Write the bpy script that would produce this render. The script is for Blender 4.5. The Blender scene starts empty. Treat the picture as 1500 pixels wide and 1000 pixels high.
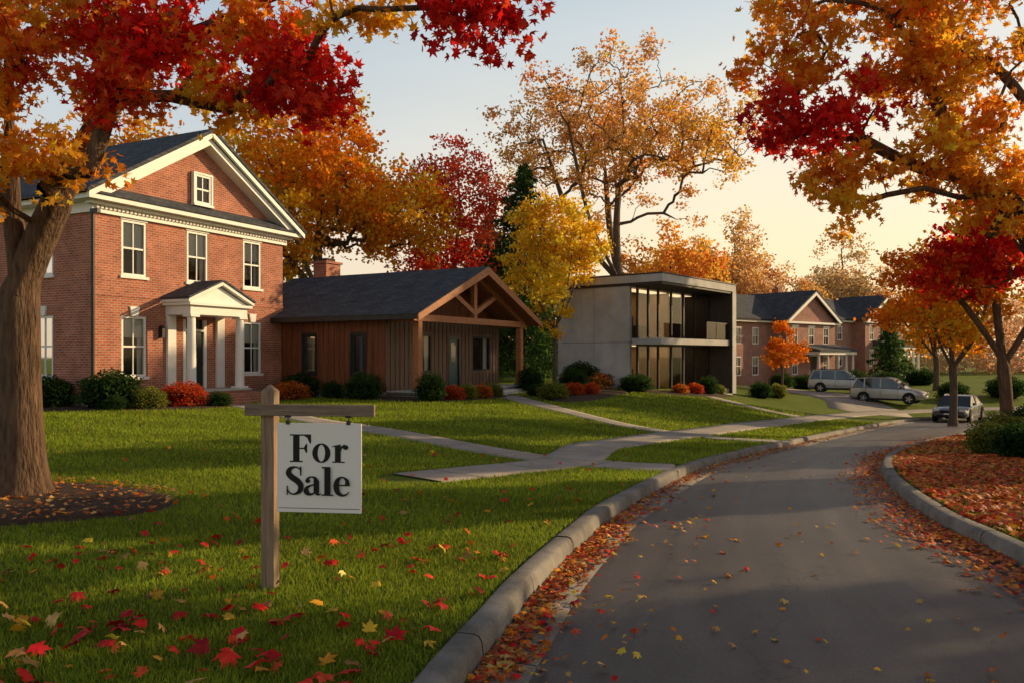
import bpy, math, random
import numpy as np
from mathutils import Vector
rng=np.random.default_rng(11); random.seed(11)
scene=bpy.context.scene
COL=scene.collection
# ---------------------------------------------------------------- materials
def newmat(name):
    m=bpy.data.materials.new(name); m.use_nodes=True
    nt=m.node_tree; nt.nodes.clear()
    out=nt.nodes.new('ShaderNodeOutputMaterial')
    return m,nt,out
def N(nt,t,**kw):
    n=nt.nodes.new(t)
    for k,v in kw.items():
        if k in n.inputs: n.inputs[k].default_value=v
        else: setattr(n,k,v)
    return n
def c4(c): return (c[0],c[1],c[2],1)
def coords(nt,uv=False):
    tc=N(nt,'ShaderNodeTexCoord'); return tc.outputs['UV' if uv else 'Object']
def ramp(nt,fac,stops):
    r=N(nt,'ShaderNodeValToRGB'); e=r.color_ramp.elements
    while len(e)<len(stops): e.new(0.5)
    for i,(p,c) in enumerate(stops): e[i].position=p; e[i].color=c4(c)
    nt.links.new(fac,r.inputs[0]); return r.outputs[0]
def mat_noise(name,c1,c2,scale=5,rough=.8,bump=.2,bscale=None,spec=.3,metal=0,stretch=None,big=None,dist=.02):
    m,nt,out=newmat(name); L=nt.links.new
    co=coords(nt)
    if stretch:
        mp=N(nt,'ShaderNodeMapping'); mp.inputs['Scale'].default_value=stretch; L(co,mp.inputs[0]); co=mp.outputs[0]
    n1=N(nt,'ShaderNodeTexNoise',Scale=scale,Detail=6.0,Roughness=.65); L(co,n1.inputs['Vector'])
    col=ramp(nt,n1.outputs[0],[(.3,c1),(.7,c2)])
    if big:
        n3=N(nt,'ShaderNodeTexNoise',Scale=big[0],Detail=4.0); L(co,n3.inputs['Vector'])
        f=ramp(nt,n3.outputs[0],[(.35,(big[1],)*3),(.65,(1,1,1))])
        mx=N(nt,'ShaderNodeMix',data_type='RGBA',blend_type='MULTIPLY'); mx.inputs[0].default_value=1
        L(col,mx.inputs[6]); L(f,mx.inputs[7]); col=mx.outputs[2]
    p=N(nt,'ShaderNodeBsdfPrincipled',Roughness=rough,Metallic=metal); p.inputs['Specular IOR Level'].default_value=spec
    L(col,p.inputs['Base Color'])
    if bump:
        n2=N(nt,'ShaderNodeTexNoise',Scale=bscale or scale*4,Detail=5.0); L(co,n2.inputs['Vector'])
        b=N(nt,'ShaderNodeBump',Strength=bump,Distance=dist); L(n2.outputs[0],b.inputs['Height']); L(b.outputs[0],p.inputs['Normal'])
    L(p.outputs[0],out.inputs[0]); return m
def mat_brick(name,c1,c2,mortar,bw,rh,ms,rough=.85,bump=.4,offset=.5,noise=.5,spec=.25):
    m,nt,out=newmat(name); L=nt.links.new
    co=coords(nt,True)
    b=N(nt,'ShaderNodeTexBrick'); b.offset=offset
    b.inputs['Scale'].default_value=1; b.inputs['Brick Width'].default_value=bw; b.inputs['Row Height'].default_value=rh
    b.inputs['Mortar Size'].default_value=ms; b.inputs['Color1'].default_value=c4(c1); b.inputs['Color2'].default_value=c4(c2); b.inputs['Mortar'].default_value=c4(mortar)
    b.inputs['Mortar Smooth'].default_value=.3
    L(co,b.inputs['Vector'])
    n1=N(nt,'ShaderNodeTexNoise',Scale=1.3,Detail=8.0,Roughness=.7); L(co,n1.inputs['Vector'])
    f=ramp(nt,n1.outputs[0],[(.3,(1-noise,)*3),(.7,(1.15,)*3)])
    mx=N(nt,'ShaderNodeMix',data_type='RGBA',blend_type='MULTIPLY'); mx.inputs[0].default_value=1
    L(b.outputs[0],mx.inputs[6]); L(f,mx.inputs[7])
    p=N(nt,'ShaderNodeBsdfPrincipled',Roughness=rough); p.inputs['Specular IOR Level'].default_value=spec
    L(mx.outputs[2],p.inputs['Base Color'])
    inv=N(nt,'ShaderNodeMath',operation='SUBTRACT'); inv.inputs[0].default_value=1; L(b.outputs['Fac'],inv.inputs[1])
    bp=N(nt,'ShaderNodeBump',Strength=bump,Distance=.01); L(inv.outputs[0],bp.inputs['Height']); L(bp.outputs[0],p.inputs['Normal'])
    L(p.outputs[0],out.inputs[0]); return m
def mat_leaf(name,trans=.45,rough=None):
    m,nt,out=newmat(name); L=nt.links.new
    a=N(nt,'ShaderNodeAttribute',attribute_name='Col')
    if rough:
        d=N(nt,'ShaderNodeBsdfPrincipled',Roughness=rough); d.inputs['Specular IOR Level'].default_value=.3; L(a.outputs[0],d.inputs['Base Color'])
    else:
        d=N(nt,'ShaderNodeBsdfDiffuse'); L(a.outputs[0],d.inputs['Color'])
    t=N(nt,'ShaderNodeBsdfTranslucent'); L(a.outputs[0],t.inputs[0])
    mx=N(nt,'ShaderNodeMixShader'); mx.inputs[0].default_value=trans
    L(d.outputs[0],mx.inputs[1]); L(t.outputs[0],mx.inputs[2]); L(mx.outputs[0],out.inputs[0]); return m
def mat_glass(name,refl=.30,tint=(.8,.83,.83)):
    m,nt,out=newmat(name); L=nt.links.new
    t=N(nt,'ShaderNodeBsdfTransparent'); t.inputs[0].default_value=c4(tint)
    g=N(nt,'ShaderNodeBsdfGlossy',Roughness=.03)
    lw=N(nt,'ShaderNodeLayerWeight',Blend=refl)
    mx=N(nt,'ShaderNodeMixShader'); L(lw.outputs['Fresnel'],mx.inputs[0]); L(t.outputs[0],mx.inputs[1]); L(g.outputs[0],mx.inputs[2]); L(mx.outputs[0],out.inputs[0]); return m
def mat_emit(name,c,s):
    m,nt,out=newmat(name); e=N(nt,'ShaderNodeEmission',Strength=s); e.inputs[0].default_value=c4(c); nt.links.new(e.outputs[0],out.inputs[0]); return m

M={}
M['brick']=mat_brick('red_brick',(.52,.155,.080),(.36,.09,.046),(.45,.34,.27),.22,.08,.012,noise=.38)
M['brick2']=mat_brick('red_brick_far',(.42,.18,.13),(.33,.135,.10),(.40,.33,.29),.24,.09,.011,noise=.3)
M['shingle']=mat_brick('slate_shingles',(.105,.115,.135),(.062,.070,.085),(.028,.031,.035),.3,.16,.012,noise=.5,bump=.6)
M['white']=mat_noise('white_paint',(.76,.74,.69),(.85,.83,.79),3,.5,.05)
M['dark']=mat_noise('dark_paint',(.016,.016,.016),(.03,.03,.03),4,.4,.05)
M['door']=mat_noise('door_paint',(.012,.018,.022),(.02,.028,.032),4,.35,.03)
M['teal']=mat_noise('teal_door',(.03,.06,.065),(.04,.08,.085),4,.4,.03)
M['glass']=mat_glass('window_glass')
M['curtain']=mat_noise('curtain_cloth',(.58,.55,.49),(.72,.69,.62),6,.9,.3,stretch=(14,14,.3))
M['room']=mat_noise('dark_room',(.03,.027,.024),(.06,.05,.04),2,.9,0)
M['cedar']=mat_noise('cedar_siding',(.135,.040,.018),(.30,.105,.045),3,.65,.35,stretch=(9,9,.6),big=(.8,.6))
M['timber']=mat_noise('timber_beam',(.27,.095,.036),(.44,.18,.078),3,.6,.3,stretch=(3,3,3))
M['grey_board']=mat_noise('brown_boards',(.095,.056,.038),(.19,.12,.082),3,.7,.3,stretch=(8,8,.6))
M['stone']=mat_brick('stone_base',(.36,.33,.30),(.28,.25,.23),(.15,.14,.13),.45,.18,.02)
M['concrete']=mat_noise('concrete',(.44,.43,.41),(.60,.58,.555),1.3,.85,.25,bscale=20,big=(.5,.78))
M['kerb']=mat_noise('kerb_concrete',(.19,.178,.16),(.35,.325,.29),6,.9,.55,bscale=70,big=(1.2,.58))
M['gutter']=mat_noise('gutter_concrete',(.21,.20,.18),(.33,.31,.28),5,.9,.4,bscale=90,big=(1.0,.6))
M['walk']=mat_brick('sidewalk_concrete',(.42,.37,.32),(.37,.325,.28),(.12,.11,.10),1.5,9,.02,noise=.3)
M['mulch']=mat_noise('mulch',(.030,.018,.011),(.09,.05,.030),22,.95,.9,bscale=60)
M['bark']=mat_noise('bark',(.045,.026,.017),(.20,.12,.072),5,.95,1.0,bscale=11,stretch=(3,3,.55),dist=.06)
M['bark2']=mat_noise('bark_grey',(.07,.05,.038),(.17,.125,.09),5,.95,.6,bscale=11,stretch=(3,3,.5),dist=.05)
M['postwood']=mat_noise('weathered_post',(.16,.105,.07),(.42,.30,.20),5,.8,.6,bscale=16,stretch=(9,9,.5))
M['armwood']=mat_noise('weathered_arm',(.15,.10,.07),(.34,.25,.175),5,.8,.6,bscale=16,stretch=(.6,9,9))
M['panel']=mat_noise('sign_panel',(.87,.84,.77),(.90,.87,.81),3,.55,.03)
M['ink']=mat_noise('black_ink',(.008,.008,.008),(.014,.013,.012),4,.5,0)
M['metal']=mat_noise('dark_metal',(.04,.04,.04),(.07,.07,.07),5,.4,0,metal=.8)
M['leaf']=mat_leaf('autumn_leaf',.58)
M['leafnear']=mat_leaf('maple_leaf',.62,.5)
M['litter']=mat_leaf('fallen_leaf',.15,.65)
M['grassb']=mat_leaf('grass_blade',.45)
M['clad']=mat_noise('dark_cladding',(.035,.028,.024),(.065,.052,.044),3,.6,.2,stretch=(6,6,.5))
M['interior']=mat_noise('warm_interior',(.40,.26,.13),(.52,.35,.19),1.2,.8,0)
M['tyre']=mat_noise('tyre_rubber',(.012,.012,.012),(.02,.02,.02),10,.8,0)
M['rim']=mat_noise('alloy_rim',(.35,.35,.36),(.5,.5,.5),5,.3,0,metal=.9)
M['carglass']=mat_noise('car_glass',(.012,.014,.016),(.02,.023,.026),3,.06,0,spec=.9)
M['headlight']=mat_noise('headlight_lens',(.6,.6,.58),(.8,.8,.78),8,.1,0,spec=.8)
M['taillight']=mat_noise('taillight_lens',(.3,.01,.01),(.4,.015,.01),8,.2,0)
M['lamp_fill']=mat_emit('warm_lamp_fill',(1,.66,.34),1.5)  # cottage window lamp and the added fill panels of the modern house
def paint(name,c):
    m,nt,out=newmat(name); p=N(nt,'ShaderNodeBsdfPrincipled',Roughness=.3,Metallic=.55)
    n=N(nt,'ShaderNodeTexNoise',Scale=2.0); nt.links.new(coords(nt),n.inputs['Vector'])
    nt.links.new(ramp(nt,n.outputs[0],[(.3,tuple(x*.85 for x in c)),(.7,c)]),p.inputs['Base Color'])
    p.inputs['Coat Weight'].default_value=.6; nt.links.new(p.outputs[0],out.inputs[0]); return m
def mat_ground():
    m,nt,out=newmat('lawn_grass'); L=nt.links.new; co=coords(nt)
    n1=N(nt,'ShaderNodeTexNoise',Scale=.35,Detail=5.0); L(co,n1.inputs['Vector'])
    n2=N(nt,'ShaderNodeTexNoise',Scale=28.0,Detail=8.0,Roughness=.8); L(co,n2.inputs['Vector'])
    a=ramp(nt,n1.outputs[0],[(.3,(.11,.155,.018)),(.7,(.165,.21,.028))])
    b=ramp(nt,n2.outputs[0],[(.3,(.45,.45,.45)),(.7,(1.3,1.3,1.2))])
    mx=N(nt,'ShaderNodeMix',data_type='RGBA',blend_type='MULTIPLY'); mx.inputs[0].default_value=1; L(a,mx.inputs[6]); L(b,mx.inputs[7])
    p=N(nt,'ShaderNodeBsdfPrincipled',Roughness=.9); p.inputs['Specular IOR Level'].default_value=.1
    L(mx.outputs[2],p.inputs['Base Color'])
    bp=N(nt,'ShaderNodeBump',Strength=.9,Distance=.05); L(n2.outputs[0],bp.inputs['Height']); L(bp.outputs[0],p.inputs['Normal'])
    L(p.outputs[0],out.inputs[0]); return m
M['ground']=mat_ground()
def mat_asphalt():
    m,nt,out=newmat('asphalt'); L=nt.links.new; co=coords(nt)
    uv=coords(nt,True)
    n1=N(nt,'ShaderNodeTexNoise',Scale=70.0,Detail=6.0,Roughness=.8); L(co,n1.inputs['Vector'])
    base=ramp(nt,n1.outputs[0],[(.3,(.056,.048,.047)),(.55,(.098,.084,.080)),(.72,(.18,.155,.145))])
    n2=N(nt,'ShaderNodeTexNoise',Scale=.5,Detail=6.0,Roughness=.6); L(co,n2.inputs['Vector'])
    big=ramp(nt,n2.outputs[0],[(.35,(.72,.72,.74)),(.65,(1.1,1.1,1.08))])
    mp=N(nt,'ShaderNodeMapping'); mp.inputs['Scale'].default_value=(.12,5.5,1); L(uv,mp.inputs[0])
    n3=N(nt,'ShaderNodeTexNoise',Scale=1.6,Detail=5.0,Distortion=.4); L(mp.outputs[0],n3.inputs['Vector'])
    tr=ramp(nt,n3.outputs[0],[(.38,(.72,.72,.73)),(.62,(1.15,1.15,1.13))])
    v=N(nt,'ShaderNodeTexVoronoi',feature='DISTANCE_TO_EDGE',Scale=.4)
    nd=N(nt,'ShaderNodeTexNoise',Scale=2.5,Detail=5.0); L(co,nd.inputs['Vector'])
    ad=N(nt,'ShaderNodeVectorMath',operation='MULTIPLY_ADD'); L(nd.outputs['Color'],ad.inputs[0]); ad.inputs[1].default_value=(.9,.9,.9); L(co,ad.inputs[2]); L(ad.outputs[0],v.inputs['Vector'])
    cr=ramp(nt,v.outputs['Distance'],[(.0,(.5,.5,.5)),(.006,(1,1,1))])
    col=base
    for f in (big,tr,cr):
        mx=N(nt,'ShaderNodeMix',data_type='RGBA',blend_type='MULTIPLY'); mx.inputs[0].default_value=1; L(col,mx.inputs[6]); L(f,mx.inputs[7]); col=mx.outputs[2]
    p=N(nt,'ShaderNodeBsdfPrincipled',Roughness=.55); p.inputs['Specular IOR Level'].default_value=.5; L(col,p.inputs['Base Color'])
    bp=N(nt,'ShaderNodeBump',Strength=.55,Distance=.006); L(n1.outputs[0],bp.inputs['Height']); L(bp.outputs[0],p.inputs['Normal'])
    L(p.outputs[0],out.inputs[0]); return m
M['asphalt']=mat_asphalt()

# ---------------------------------------------------------------- mesh helpers
def empty(name,loc=(0,0,0),rz=0):
    e=bpy.data.objects.new(name,None); e.location=loc; e.rotation_euler=(0,0,rz); e.empty_display_size=.3; COL.objects.link(e); return e
class MB:
    def __init__(s): s.v=[];s.f=[];s.m=[];s.u=[];s.mats=[]
    def mi(s,mat):
        if mat not in s.mats: s.mats.append(mat)
        return s.mats.index(mat)
    def face(s,pts,mat,uv=None):
        b=len(s.v); s.v+= [tuple(p) for p in pts]; s.f.append(tuple(range(b,b+len(pts)))); s.m.append(s.mi(mat)); s.u.append(uv)
    def hexa(s,p,mat,uv=None):
        b=len(s.v); s.v+=[tuple(q) for q in p]
        for f in ((3,2,1,0),(4,5,6,7),(0,1,5,4),(1,2,6,5),(2,3,7,6),(3,0,4,7)):
            s.f.append(tuple(b+i for i in f)); s.m.append(s.mi(mat)); s.u.append(uv)
    def box(s,x0,x1,y0,y1,z0,z1,mat,uv=None):
        s.hexa([(x0,y0,z0),(x1,y0,z0),(x1,y1,z0),(x0,y1,z0),(x0,y0,z1),(x1,y0,z1),(x1,y1,z1),(x0,y1,z1)],mat,uv)
    def obox(s,O,u,n,a0,a1,b0,b1,z0,z1,mat):
        P=lambda a,b,z:(O[0]+u[0]*a+n[0]*b,O[1]+u[1]*a+n[1]*b,z)
        s.hexa([P(a0,b0,z0),P(a1,b0,z0),P(a1,b1,z0),P(a0,b1,z0),P(a0,b0,z1),P(a1,b0,z1),P(a1,b1,z1),P(a0,b1,z1)],mat)
    def prism(s,poly,y0,y1,mat,uv=None):
        n=len(poly); b=len(s.v)
        s.v+=[(p[0],y0,p[1]) for p in poly]+[(p[0],y1,p[1]) for p in poly]
        fs=[tuple(range(b,b+n)),tuple(range(b+2*n-1,b+n-1,-1))]+[(b+i,b+(i+1)%n,b+n+(i+1)%n,b+n+i) for i in range(n)]
        for f in fs: s.f.append(f); s.m.append(s.mi(mat)); s.u.append(uv)
    def prismx(s,poly,x0,x1,mat,uv=None):
        n=len(poly); b=len(s.v)
        s.v+=[(x0,p[0],p[1]) for p in poly]+[(x1,p[0],p[1]) for p in poly]
        fs=[tuple(range(b,b+n)),tuple(range(b+2*n-1,b+n-1,-1))]+[(b+i,b+(i+1)%n,b+n+(i+1)%n,b+n+i) for i in range(n)]
        for f in fs: s.f.append(f); s.m.append(s.mi(mat)); s.u.append(uv)
    def cyl(s,c,axis,h0,h1,r0,r1,mat,n=16):
        b=len(s.v)
        for h,r in ((h0,r0),(h1,r1)):
            for i in range(n):
                a=2*math.pi*i/n; p,q=r*math.cos(a),r*math.sin(a)
                s.v.append((c[0]+p,c[1]+q,h) if axis=='z' else ((c[0]+p,h,c[1]+q) if axis=='y' else (h,c[0]+p,c[1]+q)))
        fs=[tuple(range(b+n-1,b-1,-1)),tuple(range(b+n,b+2*n))]+[(b+i,b+(i+1)%n,b+n+(i+1)%n,b+n+i) for i in range(n)]
        for f in fs: s.f.append(f); s.m.append(s.mi(mat)); s.u.append(None)
    def beam(s,p,q,w,t,mat,y0):
        d=Vector((q[0]-p[0],q[1]-p[1])); d.normalize(); nx,nz=-d[1]*w/2,d[0]*w/2
        s.prism([(p[0]-nx,p[1]-nz),(q[0]-nx,q[1]-nz),(q[0]+nx,q[1]+nz),(p[0]+nx,p[1]+nz)],y0,y0+t,mat)
    def wall(s,O,u,n,Ln,z0,z1,ops,dep,mat,rev=None):
        rev=rev or mat
        xs=sorted({0,Ln}|{o[0] for o in ops}|{o[1] for o in ops}); zs=sorted({z0,z1}|{o[2] for o in ops}|{o[3] for o in ops})
        P=lambda a,b,z:(O[0]+u[0]*a+n[0]*b,O[1]+u[1]*a+n[1]*b,z)
        for i in range(len(xs)-1):
            for j in range(len(zs)-1):
                cx=(xs[i]+xs[i+1])/2; cz=(zs[j]+zs[j+1])/2
                if any(o[0]<cx<o[1] and o[2]<cz<o[3] for o in ops): continue
                s.face([P(xs[i],0,zs[j]),P(xs[i+1],0,zs[j]),P(xs[i+1],0,zs[j+1]),P(xs[i],0,zs[j+1])],mat)
        for a0,a1,c0,c1 in ops:
            s.face([P(a0,0,c0),P(a1,0,c0),P(a1,dep,c0),P(a0,dep,c0)],rev); s.face([P(a0,0,c1),P(a1,0,c1),P(a1,dep,c1),P(a0,dep,c1)],rev)
            s.face([P(a0,0,c0),P(a0,dep,c0),P(a0,dep,c1),P(a0,0,c1)],rev); s.face([P(a1,0,c0),P(a1,dep,c0),P(a1,dep,c1),P(a1,0,c1)],rev)
    def build(s,name,parent=None,smooth=False,bevel=0,loc=None,rot=None):
        me=bpy.data.meshes.new(name); me.from_pydata(s.v,[],s.f)
        for m in s.mats: me.materials.append(m)
        me.polygons.foreach_set('material_index',s.m)
        uvl=me.uv_layers.new(name='UVMap'); me.update()
        for p,md in zip(me.polygons,s.u):
            n=p.normal
            for li in p.loop_indices:
                c=me.vertices[me.loops[li].vertex_index].co
                if md=='rx': uv=(c.y,c.x*1.18) if abs(n.z)>.3 else (c.y,c.z)
                elif md=='ry': uv=(c.x,c.y*1.18)
                elif abs(n.z)>.7: uv=(c.x,c.y)
                elif abs(n.x)>abs(n.y): uv=(c.y,c.z)
                else: uv=(c.x,c.z)
                uvl.data[li].uv=uv
        if smooth:
            for p in me.polygons: p.use_smooth=True
        o=bpy.data.objects.new(name,me); COL.objects.link(o)
        if parent: o.parent=parent
        if loc: o.location=loc
        if rot: o.rotation_euler=rot
        if bevel:
            b=o.modifiers.new('b','BEVEL'); b.width=bevel; b.segments=2; b.limit_method='ANGLE'
        return o
def mesh_np(name,V,F,mat,cols=None,parent=None,smooth=False,uv=None):
    me=bpy.data.meshes.new(name); V=np.ascontiguousarray(V,dtype=np.float32); F=np.ascontiguousarray(F,dtype=np.int32)
    n,k=F.shape
    me.vertices.add(len(V)); me.vertices.foreach_set('co',V.ravel())
    me.loops.add(n*k); me.loops.foreach_set('vertex_index',F.ravel())
    me.polygons.add(n); me.polygons.foreach_set('loop_start',np.arange(0,n*k,k,dtype=np.int32))
    try: me.polygons.foreach_set('loop_total',np.full(n,k,dtype=np.int32))
    except Exception: pass
    me.update(calc_edges=True)
    if cols is not None:
        a=me.color_attributes.new('Col','FLOAT_COLOR','POINT'); c=np.ones((len(V),4),dtype=np.float32); c[:,:3]=cols; a.data.foreach_set('color',c.ravel())
    if uv is not None:
        l=me.uv_layers.new(name='UVMap'); l.data.foreach_set('uv',np.ascontiguousarray(uv[F.ravel()],dtype=np.float32).ravel())
    if smooth: me.polygons.foreach_set('use_smooth',np.ones(n,dtype=bool))
    me.materials.append(mat); me.validate()
    o=bpy.data.objects.new(name,me); COL.objects.link(o)
    if parent: o.parent=parent
    return o
def catmull(P,n):
    P=np.array(P,float); Q=np.vstack([2*P[0]-P[1],P,2*P[-1]-P[-2]]); out=[]
    for i in range(1,len(Q)-2):
        for t in np.arange(n)/n:
            out.append(.5*((2*Q[i])+(-Q[i-1]+Q[i+1])*t+(2*Q[i-1]-5*Q[i]+4*Q[i+1]-Q[i+2])*t*t+(-Q[i-1]+3*Q[i]-3*Q[i+1]+Q[i+2])*t**3))
    out.append(P[-1]); return np.array(out)
ss=lambda t:(lambda c:c*c*(3-2*c))(np.clip(t,0,1))

# ---------------------------------------------------------------- road geometry
pairs=[((-1.5,-14,0),(4.4,-14,0)),((-1.45,-4,0),(4.4,-4,0)),((-1.1,1,0),(4.4,1,0)),((-.5,4.13,0),(4.4,3.5,0)),((-.26,5.09,0),(4.43,4.6,0)),
((.05,6.3,0),(4.5,6,0)),((.6,8.0,-.01),(4.65,7.6,0)),((1.1,9.4,-.03),(4.85,8.9,-.02)),((2.9,13.7,-.2),(5.9,12.2,-.12)),((4.95,17.5,-.4),(7.6,15.8,-.3)),
((7.5,21.9,-.65),(10.2,20.1,-.58)),((11.5,28.7,-1.05),(15,26.9,-1.0)),((18.7,39.7,-1.6),(22,35,-1.5)),((22.6,44.3,-1.8),(28,39,-1.8)),((28,48.5,-1.95),(35,42.5,-1.95)),((38,52,-2),(44,46,-2)),((75,58,-2),(78,51,-2))]
LC=catmull([p[0] for p in pairs],16); RC=catmull([p[1] for p in pairs],16)
def tang(C):
    t=np.gradient(C[:,:2],axis=0); return t/np.linalg.norm(t,axis=1)[:,None]
LT=tang(LC); RT=tang(RC)
LN=np.stack([LT[:,1],-LT[:,0]],1)
RN=np.stack([-RT[:,1],RT[:,0]],1)
def near(C,T,P):
    idx=np.empty(len(P),int)
    for i in range(0,len(P),20000):
        D=((P[i:i+20000,None,:]-C[None,:,:2])**2).sum(2); j=D.argmin(1); idx[i:i+20000]=j
    r=P-C[idx,:2]; t=T[idx]
    al=np.clip((r*t).sum(1),-2,2); q=C[idx,:2]+t*al[:,None]
    seg=np.clip(idx+np.sign(al).astype(int),0,len(C)-1)
    ln=np.linalg.norm(C[seg,:2]-C[idx,:2],axis=1)+1e-6
    z=C[idx,2]+(C[seg,2]-C[idx,2])*np.clip(np.abs(al)/ln,0,1)
    side=t[:,0]*r[:,1]-t[:,1]*r[:,0]
    return side,q,z
def terr(P):
    P=np.atleast_2d(np.array(P,float))[:,:2]
    sL,qL,zL=near(LC,LT,P); sR,qR,zR=near(RC,RT,P)
    dL=np.linalg.norm(P-qL,axis=1); dR=np.linalg.norm(P-qR,axis=1)
    H=-1.1*ss((P[:,0]-3)/24)+.07*np.sin(P[:,0]*.5+1)*np.sin(P[:,1]*.37)*ss((P[:,1]-10)/8)
    zl=zL+(H-zL)*ss(dL/10); zr=zR+.3*ss(dR/9); zi=(zL*dR+zR*dL)/(dL+dR+1e-6)
    left=(sL>0); right=(sR<0)&~left
    z=np.where(left,zl,np.where(right,zr,zi)); return z,left,right,dL,dR,qL,qR
def tz(x,y): return float(terr([[x,y]])[0][0])
def axis(lo,hi,c0,c1,fine,grow=1.08):
    a=list(np.arange(c0,c1,fine)); st=fine; x=a[-1]
    while x<hi: st=min(st*grow,60); x+=st; a.append(x)
    st=fine; x=a[0]; b=[]
    while x>lo: st=min(st*grow,60); x-=st; b.append(x)
    return np.array(b[::-1]+a)
xs=axis(-900,900,-3,9,.16,1.035); ys=axis(-60,1200,2.5,16,.16,1.03)
X,Y=np.meshgrid(xs,ys); P=np.stack([X.ravel(),Y.ravel()],1)
cell=np.maximum(np.gradient(xs)[None,:].repeat(len(ys),0),np.gradient(ys)[:,None].repeat(len(xs),1)).ravel()
z,left,right,dL,dR,qL,qR=terr(P)
sn=(dL<.56*cell)&(cell<2.5); P[sn]=qL[sn]; sn2=(dR<.56*cell)&(cell<2.5)&~sn; P[sn2]=qR[sn2]
z2=terr(P)[0]; zz=z2.copy(); inside=~left&~right&~sn&~sn2; zz[inside]-=.45
nx=len(xs); i,j=np.meshgrid(np.arange(len(ys)-1),np.arange(nx-1),indexing='ij'); a=(i*nx+j).ravel()
F=np.stack([a,a+1,a+nx+1,a+nx],1)
mesh_np('ground',np.column_stack([P,zz]),F,M['ground'],smooth=False)
K=14; V=[];U=[]; sl_=0
for i in range(len(LC)):
    if i: sl_+=np.linalg.norm((LC[i]-LC[i-1]+RC[i]-RC[i-1])[:2])/2
    A=np.array([*(LC[i,:2]+LN[i]*.45),LC[i,2]-.13]); B=np.array([*(RC[i,:2]+RN[i]*.12),RC[i,2]-.13])
    for k in range(K+1):
        t=k/K; p=A*(1-t)+B*t; p[2]+=.035*4*t*(1-t); V.append(p); U.append((sl_,t))
V=np.array(V); i,j=np.meshgrid(np.arange(len(LC)-1),np.arange(K),indexing='ij'); a=(i*(K+1)+j).ravel()
mesh_np('road',V,np.stack([a,a+1,a+K+2,a+K+1],1),M['asphalt'],smooth=True,uv=np.array(U))
def strip(name,C,Nn,prof,mat,gapevery=0,parent=None):
    s=np.concatenate([[0],np.cumsum(np.linalg.norm(np.diff(C[:,:2],axis=0),axis=1))])
    segs=[(0,s[-1])] if not gapevery else [(x+.008,x+gapevery-.008) for x in np.arange(0,s[-1]-gapevery,gapevery)]
    VV=[];FF=[]
    for s0,s1 in segs:
        n=max(4,int((s1-s0)/.4)) if gapevery else len(C)*2
        if gapevery and s0>45: n=3
        st=np.linspace(s0,s1,n); c=np.stack([np.interp(st,s,C[:,q]) for q in range(3)],1); nn=np.stack([np.interp(st,s,Nn[:,q]) for q in range(2)],1)
        b=len(VV); k=len(prof); jz=random.uniform(-.004,.004) if gapevery else 0
        for q in range(n):
            for o,h in prof: VV.append((c[q,0]+nn[q,0]*o,c[q,1]+nn[q,1]*o,c[q,2]+h+jz))
        for q in range(n-1):
            for r in range(k-1): FF.append((b+q*k+r,b+q*k+r+1,b+(q+1)*k+r+1,b+(q+1)*k+r))
    return mesh_np(name,np.array(VV),np.array(FF),mat,parent=parent)
kp=[(-.012,-.3),(-.008,.012),(.015,.028),(.12,.028),(.15,.015),(.168,-.02),(.185,-.2)]
kb=[(0.0,-.3),(0.0,.004),(.14,.004),(.162,-.035),(.172,-.2)]
strip('kerb',LC,LN,kp,M['kerb'],1.35); strip('kerb',RC,RN,kp,M['kerb'],1.35)
strip('kerb_joint_filler',LC,LN,kb,M['gutter']); strip('kerb_joint_filler',RC,RN,kb,M['gutter'])
strip('gutter',LC,LN,[(.16,-.112),(.5,-.118),(.52,-.16)],M['gutter'],2.7)
PATHS=[]
def ribbon(name,pts,w,mat,dz=.03,n=10):
    C=catmull([(p[0],p[1],0) for p in pts],n); T=tang(C); Nn=np.stack([T[:,1],-T[:,0]],1); PATHS.append((C[:,:2],w))
    s=np.concatenate([[0],np.cumsum(np.linalg.norm(np.diff(C[:,:2],axis=0),axis=1))])
    prof=[(-w/2-.01,-.12),(-w/2,dz),(-w/4,dz),(0,dz),(w/4,dz),(w/2,dz),(w/2+.01,-.12)]
    V=[];U=[]
    for o,h in prof:
        p=C[:,:2]+Nn*o; zt=terr(p)[0]; V.append(np.column_stack([p,zt+h])); U.append(np.column_stack([s,np.full(len(s),o+4)]))
    k=len(prof); V=np.stack(V,1).reshape(-1,3); U=np.stack(U,1).reshape(-1,2)
    i,j=np.meshgrid(np.arange(len(C)-1),np.arange(k-1),indexing='ij'); a=(i*k+j).ravel()
    return mesh_np(name,V,np.stack([a,a+1,a+k+1,a+k],1),mat,uv=U)
off=[(LC[i,0]-LN[i,0]*2.5,LC[i,1]-LN[i,1]*2.5) for i in range(16*8+8,16*15,6)]
ribbon('sidewalk',[(-1.35,11.3),(-.4,12.3),(.9,13.9)]+off,1.1,M['walk'],.02)
ribbon('footpath',[(-9.6,27.6),(-7.6,24.6),(-3.9,19.6),(-.6,15.6),(.7,14.2)],.9,M['walk'],.016)
ribbon('footpath',[(-.2,33.6),(1.2,28),(3.0,23.8),(5.2,21.9)],1.0,M['walk'],.016)
ribbon('footpath',[(10.0,40.6),(12.5,37.8),(14.8,37.6)],1.1,M['walk'],.016)
ribbon('footpath',[(.9,14.1),(1.9,13.5),(2.75,13.35)],1.2,M['walk'],.012,6)
ribbon('footpath',[(5.3,21.9),(6.4,21.6),(7.3,21.6)],1.2,M['walk'],.012,6)
ribbon('driveway',[(20.5,45.5),(22,50.5),(21.5,57),(19.5,63)],4.5,M['walk'],.012,6)
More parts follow.
